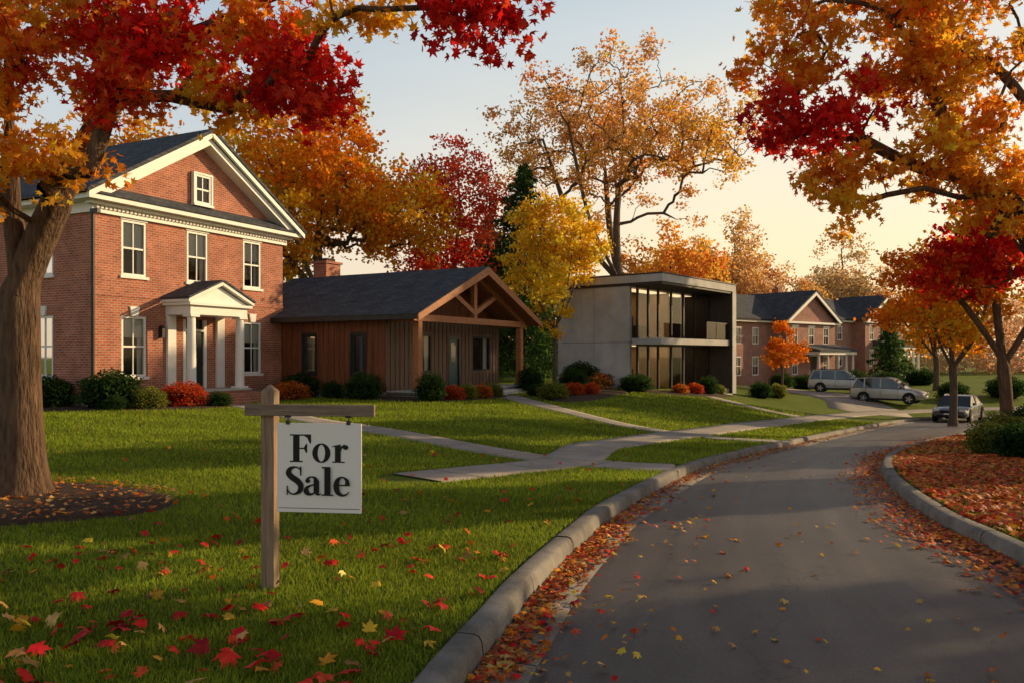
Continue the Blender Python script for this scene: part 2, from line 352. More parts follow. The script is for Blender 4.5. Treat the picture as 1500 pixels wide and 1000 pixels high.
def pathmask(P):
    m=np.zeros(len(P),bool)
    for C,w in PATHS:
        D=np.full(len(P),1e9)
        for a,b in zip(C[:-1],C[1:]):
            ab=b-a; t=np.clip(((P-a)@ab)/(ab@ab+1e-9),0,1); D=np.minimum(D,((P-a-t[:,None]*ab)**2).sum(1))
        m|=D<(w/2+.02)**2
    return m
BEDS=[]
def bed(name,pts,n=48,h=.06):
    C=catmull(list(pts)+[pts[0]],8)[:-1]; C=C[:,:2] if C.shape[1]>2 else C; ce=C.mean(0); V=[];rings=8
    for r in range(rings+1):
        t=1-r/rings; p=ce+(C-ce)*t; zt=terr(p)[0]; V.append(np.column_stack([p,zt+.012+h*math.sin(min(1,r/3)*math.pi/2)-(.05 if r==0 else 0)]))
    m=len(C); V=np.vstack(V); F=[]
    for r in range(rings):
        for i in range(m): F.append((r*m+i,r*m+(i+1)%m,(r+1)*m+(i+1)%m,(r+1)*m+i))
    mesh_np(name,V,np.array(F),M['mulch'],smooth=True); BEDS.append(C); return C
BED0=bed('mulch_bed',[(-7.6,9.2),(-7,8.1),(-5.6,7.75),(-4.3,8.2),(-3.75,8.9),(-4.3,9.9),(-5.8,10.6),(-7.2,10.2)])
bed('mulch_bed',[(-17,27),(-15.2,24.6),(-12.6,23.4),(-10.4,24.3),(-9.1,26.2),(-9.6,27.6),(-11,28),(-13,26.4),(-15,27.2)])
bed('mulch_bed',[(-7.8,32.3),(-6.6,29.9),(-4.6,28.6),(-2.6,28.5),(-1.2,30.6),(.1,33.3),(-.6,34),(-3.4,30.4),(-5.3,31),(-7.3,32.6)])
bed('mulch_bed',[(.6,37),(.9,33),(1.6,30.4),(2.8,30.6),(4.2,33.4),(5.8,38.4),(5.2,41),(2.2,40)])
bed('mulch_bed',[(5.2,39.2),(6.4,38.6),(8.6,39.2),(11,41.6),(12.4,43.8),(11.6,44.5),(9.4,42.4),(7.4,40),(5.8,40.6)])

# ---------------------------------------------------------------- leaves
def mapleT():
    half=[(90,1.0),(78,.62),(66,.66),(60,.40),(42,.92),(30,.60),(22,.62),(14,.36),(-8,.66),(-30,.42),(-55,.34)]
    pts=[(math.cos(math.radians(a))*r,math.sin(math.radians(a))*r) for a,r in half]
    full=pts+[(0,-.22)]+[(-x,y) for x,y in pts[::-1][:-1]]
    V=[(0,0,.05)]+[(x,y,-.30*(x*x+y*y)+.10*math.sin(6*x)) for x,y in full]
    n=len(full); F=[(0,1+i,1+(i+1)%n) for i in range(n)]
    V=np.array(V); V[:,1]-=.1; return V,np.array(F)
MT,MF=mapleT()
def maple5():
    an=[90,65,40,15,-15,-60,-90,-120,195,165,140,115]; r=[1,.42,.9,.38,.62,.35,.2,.35,.62,.38,.9,.42]
    V=[(0,0,.03)]+[(math.cos(math.radians(a))*q,math.sin(math.radians(a))*q,-.2*q*q) for a,q in zip(an,r)]
    return np.array(V),np.array([(0,1+i,1+(i+1)%12) for i in range(12)])
M5,F5=maple5()
QT=np.array([(-.5,0,0),(0,-.42,.06),(.5,0,0),(0,.42,.06)]); QF=np.array([(0,1,2,3)])
def rrot(n):
    q=rng.normal(size=(n,4)); q/=np.linalg.norm(q,axis=1)[:,None]; w,x,y,z=q.T
    return np.stack([1-2*(y*y+z*z),2*(x*y-z*w),2*(x*z+y*w),2*(x*y+z*w),1-2*(x*x+z*z),2*(y*z-x*w),2*(x*z-y*w),2*(y*z+x*w),1-2*(x*x+y*y)],1).reshape(-1,3,3)
def flatrot(n,tilt=.25):
    a=rng.uniform(0,2*np.pi,n); tx=rng.normal(0,tilt,n); ty=rng.normal(0,tilt,n)
    nn=np.stack([tx,ty,np.ones(n)],1); nn/=np.linalg.norm(nn,axis=1)[:,None]
    u=np.stack([np.cos(a),np.sin(a),np.zeros(n)],1); u-=nn*(u*nn).sum(1)[:,None]; u/=np.linalg.norm(u,axis=1)[:,None]
    v=np.cross(nn,u); return np.stack([u,v,nn],2)
def inst(T,F,pos,R,s,cols):
    n=len(pos);k=len(T)
    V=pos[:,None,:]+s[:,None,None]*np.einsum('nij,kj->nki',R,T)
    FF=(F[None]+(np.arange(n)*k)[:,None,None]).reshape(-1,F.shape[1])
    return V.reshape(-1,3),FF,np.repeat(cols,k,axis=0)
PAL={'orange':[(.86,.27,.02),(.90,.36,.025),(.80,.20,.012)],'gold':[(.90,.48,.03),(.86,.40,.02),(.91,.56,.05)],
'red':[(.82,.030,.02),(.74,.016,.016),(.86,.09,.02)],'crimson':[(.64,.012,.018),(.72,.022,.025),(.52,.010,.014)],
'yellow':[(.90,.62,.05),(.88,.54,.03),(.80,.60,.08)],'brown':[(.72,.38,.12),(.64,.31,.09),(.80,.46,.14)],
'green':[(.045,.09,.025),(.06,.115,.03),(.035,.07,.02)],'ygreen':[(.24,.27,.05),(.32,.3,.06),(.16,.2,.04)],
'rust':[(.52,.14,.045),(.44,.10,.035),(.60,.18,.04)],'olive':[(.36,.29,.08),(.30,.26,.08),(.48,.36,.10)],'litter':[(.66,.12,.035),(.52,.09,.03),(.72,.20,.04),(.64,.045,.03),(.46,.18,.07)]}
def pick(names,n,jit=.2):
    allc=np.array([c for nm in names for c in PAL[nm]]); c=allc[rng.integers(0,len(allc),n)]
    return np.clip(c*(1+rng.normal(0,jit,(n,1)))*(1+rng.normal(0,.06,(n,3))),.004,.92)
# ---------------------------------------------------------------- trees
def tube(P,R,ns,rough=0):
    P=np.array(P);T=np.gradient(P,axis=0);T/=np.linalg.norm(T,axis=1)[:,None]+1e-9
    ref=np.array([1,0,0]) if abs(T[0,0])<.8 else np.array([0,1,0])
    V=[]
    ph=rng.uniform(0,6.28,3)
    for p,t,r in zip(P,T,R):
        a=np.cross(t,ref);a/=np.linalg.norm(a)+1e-9;b=np.cross(t,a)
        for k in range(ns):
            th=2*np.pi*k/ns; rr=r*(1+rough*(math.sin(5*th+ph[0]+p[2]*.6)*.5+math.sin(3*th+ph[1])*.5+math.sin(11*th+ph[2])*.35))
            V.append(p+a*rr*math.cos(th)+b*rr*math.sin(th))
    F=[(i*ns+k,i*ns+(k+1)%ns,(i+1)*ns+(k+1)%ns,(i+1)*ns+k) for i in range(len(P)-1) for k in range(ns)]
    return np.array(V),np.array(F)
def tree(name,trunks,blobs,trunk_r,leaf,nleaf,clump,shape='q',bark='bark',flare=.5,sides=6,tipr=.008,mleaf='leaf',expo=2.1,squash=.75,haze_tint=0):
    root=empty(name,tuple(trunks[0][0])); o=np.array(trunks[0][0],float)
    nodes=[];par=[];pl=[];chains=[]
    def addchain(pts,start):
        ch=[] if start is None else [start]; pr=start
        for p in pts:
            nodes.append(np.array(p,float)); par.append(-1 if pr is None else pr)
            pl.append(0 if pr is None else pl[pr]+np.linalg.norm(nodes[-1]-nodes[pr])); pr=len(nodes)-1; ch.append(pr)
        chains.append(ch)
    for ti,t in enumerate(trunks):
        C=catmull(t,6)
        if ti>0:
            A=np.array(nodes); j=int(((A-C[0])**2).sum(1).argmin()); addchain(C[1:],j)
        else: addchain(C,None)
    att=[];apal=[]
    for c,r,n,pal in blobs:
        d=rng.normal(size=(n,3)); d/=np.linalg.norm(d,axis=1)[:,None]; u=rng.uniform(0.05,1,n)**(1/2.2)
        pts=np.array(c)+d*u[:,None]*np.array(r); att.append(pts); apal+= [pal]*n
    att=np.vstack(att); od=np.argsort(np.linalg.norm(att-o,axis=1))
    ntr=len(nodes)
    for k in od:
        a=att[k]; A=np.array(nodes); L=np.array(pl)
        d=np.linalg.norm(A-a,axis=1); cost=d+.12*L+np.where(A[:,2]>a[2]+.1*d,1.5*(A[:,2]-a[2]),0)
        cost+=np.where(A[:,2]<o[2]+.22*(att[:,2].max()-o[2])*.6,3+d*.5,0)
        j=int(cost.argmin()); p0=A[j]; dd=np.linalg.norm(a-p0); n=max(2,min(6,int(dd/.5*1)+1))
        pts=[]
        for q in range(1,n+1):
            t=q/n; p=p0+(a-p0)*t+np.array([0,0,.10*dd*math.sin(math.pi*t)])
            if q<n: p=p+rng.normal(0,.045*dd,3)
            pts.append(p)
        addchain(pts,j)
    cnt=np.zeros(len(nodes)); 
    haschild=set(p for p in par if p>=0)
    for i in range(len(nodes)):
        if i not in haschild: cnt[i]+=1
    for i in range(len(nodes)-1,-1,-1):
        if par[i]>=0: cnt[par[i]]+=cnt[i]
    R=cnt**(1/expo); sc=(trunk_r-tipr)/(R[0]-1+1e-9); R=tipr+(R-1)*sc
    A=np.array(nodes); R=np.maximum(R,tipr); 
    zb=A[:,2]-o[2]; Rf=R*(1+np.where(np.arange(len(A))<ntr,flare*np.exp(-zb/(trunk_r*1.6)),0))
    VV=[];FF=[];b=0
    for ci,ch in enumerate(chains):
        rr=Rf[ch].copy()
        if ci>0: rr[0]=min(rr[0],rr[1]*1.25)
        thick=rr.max()>trunk_r*.35
        V,F=tube(A[ch],rr,max(sides*3,12) if thick else sides,.055 if thick else 0)
        VV.append(V);FF.append(F+b);b+=len(V)
    mesh_np('trunk_and_branches',np.vstack(VV)-o,np.vstack(FF),M[bark],parent=root,smooth=True)
    pos=[];col=[]
    m=max(4,nleaf//len(att))
    for k in range(len(att)):
        nn=max(3,int(m*rng.uniform(.5,1.5))); sub=3
        sc_=rng.normal(0,clump*.75,(sub,3)); w=rng.integers(0,sub,nn)
        p=att[k]+sc_[w]*np.array([1,1,squash])+rng.normal(0,clump*.5,(nn,3))*np.array([1,1,squash])
        base=pick(apal[k],1,.12)[0]; c=pick(apal[k],nn,.15)*.5+base*.5; c*=(1+rng.normal(0,.14,(nn,1)))
        pos.append(p);col.append(c)
    pos=np.vstack(pos);col=np.clip(np.vstack(col),.004,.92); n=len(pos)
    if haze_tint: col=col*(1-haze_tint)+np.array([.70,.52,.33])*haze_tint  # distance haze painted into the leaf colours
    T,Fc=(M5,F5) if shape=='m' else (QT,QF)
    s=leaf*rng.uniform(.65,1.25,n)
    V,F,C=inst(T,Fc,pos-o,rrot(n),s,col)
    mesh_np('foliage',V,F,M[mleaf],cols=C,parent=root)
    return root
OG=['orange','gold'];RR=['red','crimson','red']
tree('maple_tree',[
 [(-5.85,9.5,-.05),(-5.84,9.5,.6),(-5.86,9.5,1.5),(-5.88,9.5,2.6),(-5.95,9.5,3.4),(-6.0,9.5,4.6),(-5.9,9.4,6.2),(-5.6,9.3,7.6)],
 [(-5.86,9.5,2.5),(-5.55,9.45,3.2),(-5.05,9.3,4.0),(-4.7,9.2,4.5),(-4.25,9.1,5.1),(-3.3,8.9,5.4),(-2.45,8.6,5.6),(-1.3,8.1,5.75),(-.4,7.7,5.45)],
 [(-5.95,9.5,3.3),(-6.6,9.5,4.3),(-7.6,9.5,5.4),(-8.6,9.5,6.2)],
 [(-4.7,9.2,4.5),(-4.6,9.0,5.4),(-4.2,8.7,6.6)],
 [(-3.3,8.9,5.4),(-2.9,8.6,5.1),(-2.3,8.3,4.75)]],
 [((-5.1,8.5,3.85),(.75,.7,.45),15,OG),((-5.9,8.7,4.6),(.8,.7,.5),18,OG),((-4.9,8.8,5.15),(1.1,.9,.6),32,['orange','gold','orange','red']),((-3.85,8.8,5.15),(.8,.6,.55),26,RR),
  ((-2.25,8.3,4.55),(.5,.5,.42),18,RR),((-2.85,8.6,5.1),(.65,.5,.4),14,['red','orange','gold']),((-3.0,8.6,4.5),(.4,.4,.2),6,['gold']),((-1.45,8.0,5.2),(.55,.5,.28),8,['gold']),((-.25,7.6,4.95),(.5,.4,.26),9,RR),
  ((-4.2,8.3,4.35),(.4,.4,.3),8,['red','orange']),((-6.1,8.4,3.35),(.35,.3,.2),3,['orange']),
  ((-4.5,9.2,7.0),(2.6,2.3,1.3),34,['orange','gold','red']),((-1.6,8.6,6.5),(1.7,1.3,.6),20,RR+['orange']),((-8.2,9.5,5.8),(1.9,2,1.5),30,OG),((-6.2,7.6,4.9),(.7,.7,.4),9,['orange'])],
 .215,.078,19500,.18,'m',flare=.95,sides=6,tipr=.006,expo=2.0,mleaf='leafnear')
tree('maple_tree',[
 [(8.2,11.6,-.05),(8.15,11.6,1.2),(8.05,11.5,2.6),(7.9,11.3,4.4),(7.6,11.1,6.0),(7.3,11,7.6)],
 [(8.05,11.5,2.5),(7.2,11.1,3.3),(6.2,10.6,3.95),(5.2,10.3,4.15),(4.4,10.1,4.45)],
 [(7.95,11.4,3.9),(7.0,10.9,5.2),(5.9,10.6,5.9),(4.6,10.3,6.2)],
 [(6.2,10.6,3.95),(5.6,10.3,4.7),(5.1,10,5.5)]],
 [((3.5,10.0,5.4),(.7,.6,.4),12,['gold','orange']),((3.85,10.0,4.6),(.8,.6,.42),17,RR),((4.15,10,3.85),(.5,.5,.35),9,OG),((5.3,10.2,5.6),(1.3,.9,.75),38,OG),
  ((5.8,10.2,4.4),(1.0,.8,.6),26,OG),((3.9,10.1,6.2),(.7,.6,.3),10,OG),((6.5,10.4,3.7),(.8,.7,.5),15,OG),((6.5,11,7.2),(2.8,2.5,1.4),30,['orange','gold','red']),((9.6,11.4,5.4),(2,2,1.7),18,OG)],
 .21,.078,16500,.2,'m',flare=.6,sides=6,tipr=.006,expo=2.0,mleaf='leafnear')
def stdtree(name,x,y,h,cr,base_frac,pals,leaf,n,clump,tr=.25,na=110,bark='bark2',lobes=6,tip=.02,squash=.8,haze_tint=0):
    zb=tz(x,y); blobs=[]
    cz=zb+h*(1+base_frac)/2; rz=h*(1-base_frac)/2
    per=na//(lobes+2)
    blobs.append(((x,y,cz),(cr*.55,cr*.55,rz*.75),per*2,pals))
    for k in range(lobes):
        a=2*math.pi*k/lobes+rng.uniform(-.4,.4); hh=rng.uniform(-.55,.6)
        q=math.sqrt(max(.1,1-hh*hh))
        blobs.append(((x+math.cos(a)*cr*.58*q,y+math.sin(a)*cr*.58*q,cz+hh*rz*.8),(cr*.42,cr*.42,rz*.34),per,pals if rng.uniform()<.6 else [pals[rng.integers(0,len(pals))]]))
    blobs.append(((x,y,zb+h*.88),(cr*.4,cr*.4,h*.11),max(5,per//2),pals))
    t=[(x,y,zb-.1),(x+.02*h*.2,y,zb+h*.2),(x-.01*h,y,zb+h*.45),(x+.01*h,y,zb+h*.7),(x,y,zb+h*.9)]
    forks=[]
    for k in range(3):
        a=rng.uniform(0,6.28); forks.append([(x,y,zb+h*.28),(x+math.cos(a)*cr*.3,y+math.sin(a)*cr*.3,zb+h*.45),(x+math.cos(a)*cr*.5,y+math.sin(a)*cr*.5,zb+h*.7)])
    return tree(name,[t]+forks,blobs,tr,leaf,n,clump,'q',bark=bark,sides=5,tipr=tip,squash=squash,haze_tint=haze_tint)
zb=tz(16.8,27)
tree('maple_tree',[[(16.8,27,zb-.1),(16.75,27,zb+1.4),(16.6,27,zb+2.8),(16.4,27,zb+4.6),(16.3,27,zb+6.6)],[(16.65,27,zb+2.4),(17.6,27,zb+3.9),(18.5,27,zb+5.5)],[(16.65,27,zb+2.6),(15.4,26.8,zb+4.2),(14.6,26.6,zb+5)]],
 [((15.6,26.8,4.7),(2.0,1.8,1.3),40,RR),((17.4,27,6.2),(2.2,1.9,1.4),40,['red','orange']),((16.3,27,6.0),(2.0,1.9,1.3),30,RR),((14.6,26.5,4.1),(1.0,1.2,.8),14,['red','orange']),((19,27.5,5),(1.5,1.5,1.5),20,RR)],.2,.17,14000,.3,'q',sides=6,tipr=.01)
stdtree('maple_tree',21.3,38.5,9.5,3.8,.30,['gold','orange'],.22,10000,.5,tr=.17,na=90)
stdtree('maple_tree',30,41,12,4.5,.28,['orange','gold'],.24,9000,.6,tr=.22,na=90)
stdtree('oak_tree',-12.5,52,19.5,8.6,.18,['gold','orange','orange','yellow','gold'],.29,34000,.8,tr=.42,na=230,lobes=10)
stdtree('oak_tree',-24,50,17,8,.2,['gold','orange'],.28,14000,.85,tr=.4,na=130,lobes=7)
stdtree('maple_tree',-4.0,58,17.5,5.0,.2,['rust','red','red'],.24,15000,.7,tr=.3,na=130,lobes=7,haze_tint=.08)
stdtree('cottonwood_tree',8.4,62,26.5,12.0,.26,['brown','brown','orange','brown','gold'],.24,27000,.62,tr=.45,na=300,lobes=13,tip=.03,haze_tint=.12)
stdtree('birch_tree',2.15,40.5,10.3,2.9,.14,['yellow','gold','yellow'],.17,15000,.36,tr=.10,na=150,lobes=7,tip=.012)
stdtree('maple_tree',13,66,13,5.5,.15,['gold','orange'],.28,14000,.75,tr=.3,na=110,haze_tint=.15)
stdtree('maple_tree',24.5,88,18,5.8,.25,['brown','gold'],.32,13000,.85,tr=.35,na=120,haze_tint=.4)
stdtree('maple_tree',31,95,14.5,5.8,.15,['orange','gold'],.32,11000,.85,tr=.3,na=100,haze_tint=.45)
stdtree('oak_tree',43,104,18.5,7.5,.12,['olive','brown'],.35,14000,.95,tr=.4,na=120,haze_tint=.5)
stdtree('maple_tree',21.2,62.5,5.6,1.6,.2,['orange'],.16,4500,.3,tr=.1,na=50,tip=.012)
stdtree('maple_tree',33,62,9,4,.2,['gold','orange'],.24,8000,.6,tr=.2,na=80)
# trees added outside the frame so their shadows band the lawn and road
stdtree('maple_tree',24,11.6,12.5,3.4,.10,['orange','gold'],.34,11000,.6,tr=.25,na=100)
stdtree('maple_tree',22,18.3,11,1.35,.08,['orange','red'],.32,7000,.45,tr=.15,na=70)
stdtree('maple_tree',26,25.3,14,2.8,.08,['orange','red'],.34,11000,.6,tr=.2,na=100)
stdtree('oak_tree',44,52,24,4.5,.60,['orange','gold'],.42,9000,.8,tr=.4,na=90)  # added unseen, high crown shades the lower brick facade
def conifer(name,x,y,h,r,n):
    zb=tz(x,y); root=empty(name,(x,y,zb)); V,F=tube([(0,0,0),(0,0,h*.5),(0,0,h)],[.22,.13,.02],8); mesh_np('trunk',V,F,M['bark2'],parent=root)
    nb=int(h*13); Ps=[];
    for b in range(nb):
        t=(b/nb)**.9; zz=h*(.06+.93*t); L_=r*(1-t)**.75*rng.uniform(.55,1.15)+.25; a=b*2.39996+rng.normal(0,.2); m=max(12,int(n/nb*(L_/r)*1.8))
        u=rng.uniform(0,1,m)**.7; wdt=(.10+.22*L_*(1-u)*.8)
        off_=rng.normal(0,1,m)*wdt; x_=np.cos(a)*u*L_-np.sin(a)*off_; y_=np.sin(a)*u*L_+np.cos(a)*off_; z_=zz-.30*u*L_+.12*(u*L_)**1.5*.3-np.abs(rng.normal(0,.16,m))
        Ps.append(np.stack([x_,y_,z_],1))
    p=np.vstack(Ps); T=QT*np.array([1.6,.45,1]); c=pick(['green'],len(p),.3)*1.4
    V,F,C=inst(T,QF,p,rrot(len(p)),.30*rng.uniform(.6,1.2,len(p)),c); mesh_np('foliage',V,F,M['leaf'],cols=C,parent=root)
conifer('spruce_tree',.8,54,14.8,4.8,22000); conifer('spruce_tree',-1.8,60,12.5,4.2,12000); conifer('spruce_tree',37,78,7,2.5,5000)
def mass(name,pts,n,leaf,pals,haze_tint=.5):
    pos=[];col=[]
    for (x,y,r,h) in pts:
        zb=-1.5; m=n//len(pts); d=rng.normal(size=(m,3)); d/=np.linalg.norm(d,axis=1)[:,None]; u=rng.uniform(.3,1,m)**.4
        lump=1+.22*np.sin(d[:,0]*6+x)*np.sin(d[:,2]*5+y)
        p=d*u[:,None]*lump[:,None]*np.array([r,r,h*.55])+np.array([x,y,zb+h*.5]); pos.append(p)
        pl=pals[rng.integers(0,len(pals))]; col.append(pick([pl],m,.2)*(1-haze_tint)+np.array([.76,.56,.36])*haze_tint)  # pale haze blended into the foliage colour of each clump
    pos=np.vstack(pos);col=np.vstack(col); V,F,C=inst(QT,QF,pos,rrot(len(pos)),leaf*rng.uniform(.6,1.3,len(pos)),col)
    mesh_np(name,V,F,M['leaf'],cols=C)
pts=[]
for k in range(46):
    x=-75+k*4.4+rng.uniform(-1.5,1.5); y=92+rng.uniform(-6,24)+max(0,x)*.35; pts.append((x,y,rng.uniform(4,6.5),rng.uniform(8,13)))
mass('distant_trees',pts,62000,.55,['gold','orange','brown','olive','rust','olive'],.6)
pts=[(x,72+rng.uniform(-3,6),rng.uniform(2.5,4),rng.uniform(3,5.5)) for x in np.arange(-30,18,3.2)]
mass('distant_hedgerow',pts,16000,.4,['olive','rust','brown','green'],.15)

# ---------------------------------------------------------------- shrubs
_sh={}
def shrub(name,x,y,rx,rz,pal,ry=None):
    key=tuple(pal)
    if key not in _sh:
        n=2600; d=rng.normal(size=(n,3)); d/=np.linalg.norm(d,axis=1)[:,None]; d[:,2]=np.where(d[:,2]<-.45,-d[:,2],d[:,2])
        l=1+.13*np.sin(d[:,0]*5+1)*np.sin(d[:,1]*6)+.09*np.sin(d[:,2]*9+d[:,0]*4); u=rng.uniform(.76,1.06,n)
        p=d*(u*l)[:,None]; V,F,C=inst(QT,QF,p,rrot(n),.095*rng.uniform(.6,1.3,n),pick(pal,n,.3))
        n2=900; d2=rng.normal(size=(n2,3)); d2/=np.linalg.norm(d2,axis=1)[:,None]; p2=d2*rng.uniform(.3,.8,n2)[:,None]
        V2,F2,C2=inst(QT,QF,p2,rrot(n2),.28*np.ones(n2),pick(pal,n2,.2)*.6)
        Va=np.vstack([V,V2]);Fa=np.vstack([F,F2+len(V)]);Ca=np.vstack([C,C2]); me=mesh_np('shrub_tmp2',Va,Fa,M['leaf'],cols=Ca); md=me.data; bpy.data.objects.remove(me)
        _sh[key]=md
    o=bpy.data.objects.new(name,_sh[key]); COL.objects.link(o); o.location=(x,y,tz(x,y)+rz*.62); o.scale=(rx,ry or rx,rz); o.rotation_euler=(0,0,rng.uniform(0,6.28) if not ry else 1.0)
    return o
G=['green'];YG=['ygreen'];RS=['rust','rust','red'];OR=['orange','rust','rust']
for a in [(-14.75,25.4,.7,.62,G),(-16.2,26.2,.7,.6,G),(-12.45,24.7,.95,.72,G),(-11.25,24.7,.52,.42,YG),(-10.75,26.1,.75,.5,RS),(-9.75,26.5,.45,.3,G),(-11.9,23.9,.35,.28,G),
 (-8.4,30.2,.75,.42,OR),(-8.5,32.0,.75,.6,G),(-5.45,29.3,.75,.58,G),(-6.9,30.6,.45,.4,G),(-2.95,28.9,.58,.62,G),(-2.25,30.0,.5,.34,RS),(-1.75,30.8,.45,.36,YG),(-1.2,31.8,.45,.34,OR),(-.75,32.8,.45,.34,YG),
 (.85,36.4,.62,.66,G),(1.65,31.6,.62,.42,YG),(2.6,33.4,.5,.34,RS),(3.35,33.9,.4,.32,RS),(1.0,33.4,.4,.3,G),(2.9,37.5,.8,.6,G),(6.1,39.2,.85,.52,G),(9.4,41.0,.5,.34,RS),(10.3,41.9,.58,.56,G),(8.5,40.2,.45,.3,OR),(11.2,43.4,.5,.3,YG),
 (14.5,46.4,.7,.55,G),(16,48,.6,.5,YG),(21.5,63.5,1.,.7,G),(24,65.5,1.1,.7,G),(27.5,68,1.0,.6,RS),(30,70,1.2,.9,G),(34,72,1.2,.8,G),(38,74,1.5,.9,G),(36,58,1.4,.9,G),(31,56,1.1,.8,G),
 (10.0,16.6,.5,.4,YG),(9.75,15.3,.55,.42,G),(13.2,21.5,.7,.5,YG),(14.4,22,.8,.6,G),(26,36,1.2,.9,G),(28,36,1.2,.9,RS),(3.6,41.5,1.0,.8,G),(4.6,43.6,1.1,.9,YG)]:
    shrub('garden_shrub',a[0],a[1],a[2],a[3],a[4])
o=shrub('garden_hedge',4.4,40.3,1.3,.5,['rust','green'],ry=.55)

# ---------------------------------------------------------------- windows
def window(fr,gl,cu,O,u,n,a0,a1,z0,z1,fm,vb=1,hb=1,dep=.05,ft=.075,blind=.5,side=True,room=.6):
    B=lambda mb,*a:mb.obox(O,u,n,*a)
    B(fr,a0,a0+ft,dep-.04,dep+.06,z0,z1,fm);B(fr,a1-ft,a1,dep-.04,dep+.06,z0,z1,fm)
    B(fr,a0+ft,a1-ft,dep-.04,dep+.06,z0,z0+ft,fm);B(fr,a0+ft,a1-ft,dep-.04,dep+.06,z1-ft,z1,fm)
    for k in range(hb):
        zz=z0+(z1-z0)*(k+1)/(hb+1); t=.03 if (hb==1 or k==hb//2) else .013; B(fr,a0+ft,a1-ft,dep-.02,dep+.035,zz-t,zz+t,fm)
    for k in range(vb):
        aa=a0+(a1-a0)*(k+1)/(vb+1); B(fr,aa-.018,aa+.018,dep-.012,dep+.03,z0+ft,z1-ft,fm)
    P=lambda a,b,z:(O[0]+u[0]*a+n[0]*b,O[1]+u[1]*a+n[1]*b,z)
    gl.face([P(a0+.02,dep+.012,z0+.02),P(a1-.02,dep+.012,z0+.02),P(a1-.02,dep+.012,z1-.02),P(a0+.02,dep+.012,z1-.02)],M['glass'])
    w=a1-a0
    if side:
        for q0,q1 in ((a0,a0+w*.24),(a1-w*.24,a1)):
            k=5
            for i in range(k):
                x0=q0+(q1-q0)*i/k; x1=q0+(q1-q0)*(i+1)/k; d0=.17+(.03 if i%2 else 0); d1=.17+(0 if i%2 else .03)
                cu.face([P(x0,d0,z0),P(x1,d1,z0),P(x1,d1,z1),P(x0,d0,z1)],M['curtain'])
    if blind>0: cu.face([P(a0,.13,z1-(z1-z0)*blind),P(a1,.13,z1-(z1-z0)*blind),P(a1,.13,z1),P(a0,.13,z1)],M['curtain'])
    cu.obox(O,u,n,a0-.1,a1+.1,room,room+.02,z0-.1,z1+.1,M['room'])

# ---------------------------------------------------------------- brick house
bh=empty('brick_house',(-13.4,25.5,0),math.atan2(.899,.437))
W,D,H=8.7,10.0,6.45
wl=MB();fr=MB();gl=MB();cu=MB();tr=MB()
cxs=[1.5,4.2,6.95]
ops=[(c-.48,c+.48,4.35,6.2) for c in cxs]+[(c-.48,c+.48,.98,3.0) for c in (cxs[0],cxs[2])]
dop=(3.55,4.65,.45,3.0)
wl.wall((0,0),(1,0),(0,1),W,.35,H,ops+[dop],.16,M['brick'])
so=[(2.0,2.95,4.35,6.2),(2.0,2.95,.98,3.0),(6.5,7.45,4.35,6.2),(6.5,7.45,.98,3.0)]
wl.wall((0,0),(0,1),(1,0),D,.35,H,so,.16,M['brick'])
wl.face([(W,0,.35),(W,D,.35),(W,D,H),(W,0,H)],M['brick']); wl.face([(0,D,.35),(W,D,.35),(W,D,H),(0,D,H)],M['brick'])
wl.box(-.04,W+.04,-.04,D+.04,-.4,.35,M['stone'])
wl.face([(0,-.002,H),(W,-.002,H),(W,-.002,6.9),(W/2,-.002,9.65),(0,-.002,6.9)],M['brick'])
wl.face([(0,D,H),(W,D,H),(W/2,D,9.65)],M['brick'])
wl.box(-.004,W+.004,-.03,-.003,3.62,3.72,M['brick'])
wl.build('walls',bh)
for q,o_ in enumerate(ops):
    window(fr,gl,cu,(0,0),(1,0),(0,1),*o_,M['white'],1,1,blind=[.48,.52,.42,.35,.4][q])
    tr.box(o_[0]-.08,o_[1]+.08,-.07,.005,o_[2]-.1,o_[2]-.005,M['white'])
    z=o_[3]
    if z<4:
        tr.prism([(o_[0]+.36,z+.01),(o_[0]+.60,z+.01),(o_[0]+.66,z+.32),(o_[0]+.30,z+.32)],-.06,-.005,M['white'])
    else: tr.box(o_[0]-.05,o_[1]+.05,-.03,.005,z+.005,z+.1,M['white'])
for o_ in so:
    window(fr,gl,cu,(0,0),(0,1),(1,0),*o_,M['white'],1,1,blind=.45)
    tr.box(-.07,.005,o_[0]-.08,o_[1]+.08,o_[2]-.1,o_[2]-.005,M['white'])
    if o_[3]<4: tr.prismx([(o_[0]+.36,o_[3]+.01),(o_[0]+.60,o_[3]+.01),(o_[0]+.66,o_[3]+.32),(o_[0]+.30,o_[3]+.32)],-.06,-.005,M['white'])
window(fr,gl,cu,(0,-.14),(1,0),(0,1),3.98,4.72,7.25,8.3,M['white'],1,1,blind=0,side=False,room=.125)
tr.box(3.88,4.82,-.2,-.01,7.15,7.24,M['white']); tr.box(3.9,3.975,-.16,-.01,7.245,8.38,M['white']);tr.box(4.725,4.8,-.16,-.01,7.245,8.38,M['white']);tr.box(3.976,4.724,-.16,-.01,8.302,8.38,M['white'])
tr.box(-.12,W+.12,-.12,-.01,H-.18,H+.05,M['white']); tr.box(-.55,W+.55,-.55,-.012,H+.16,H+.32,M['white']); tr.box(-.3,W+.3,-.3,-.014,H+.052,H+.158,M['white'])
for k in range(57): tr.box(-.02+k*.155,.07+k*.155,-.19,-.125,H-.05,H+.045,M['white'])
for sx in (-1,1):
    x0,x1=((-.55,-.006) if sx<0 else (W+.006,W+.55)); tr.box(x0,x1,-.008,D+.3,H+.16,H+.32,M['white'])
    x0,x1=((-.12,-.007) if sx<0 else (W+.007,W+.12)); tr.box(x0,x1,-.006,D,H-.18,H+.155,M['white'])
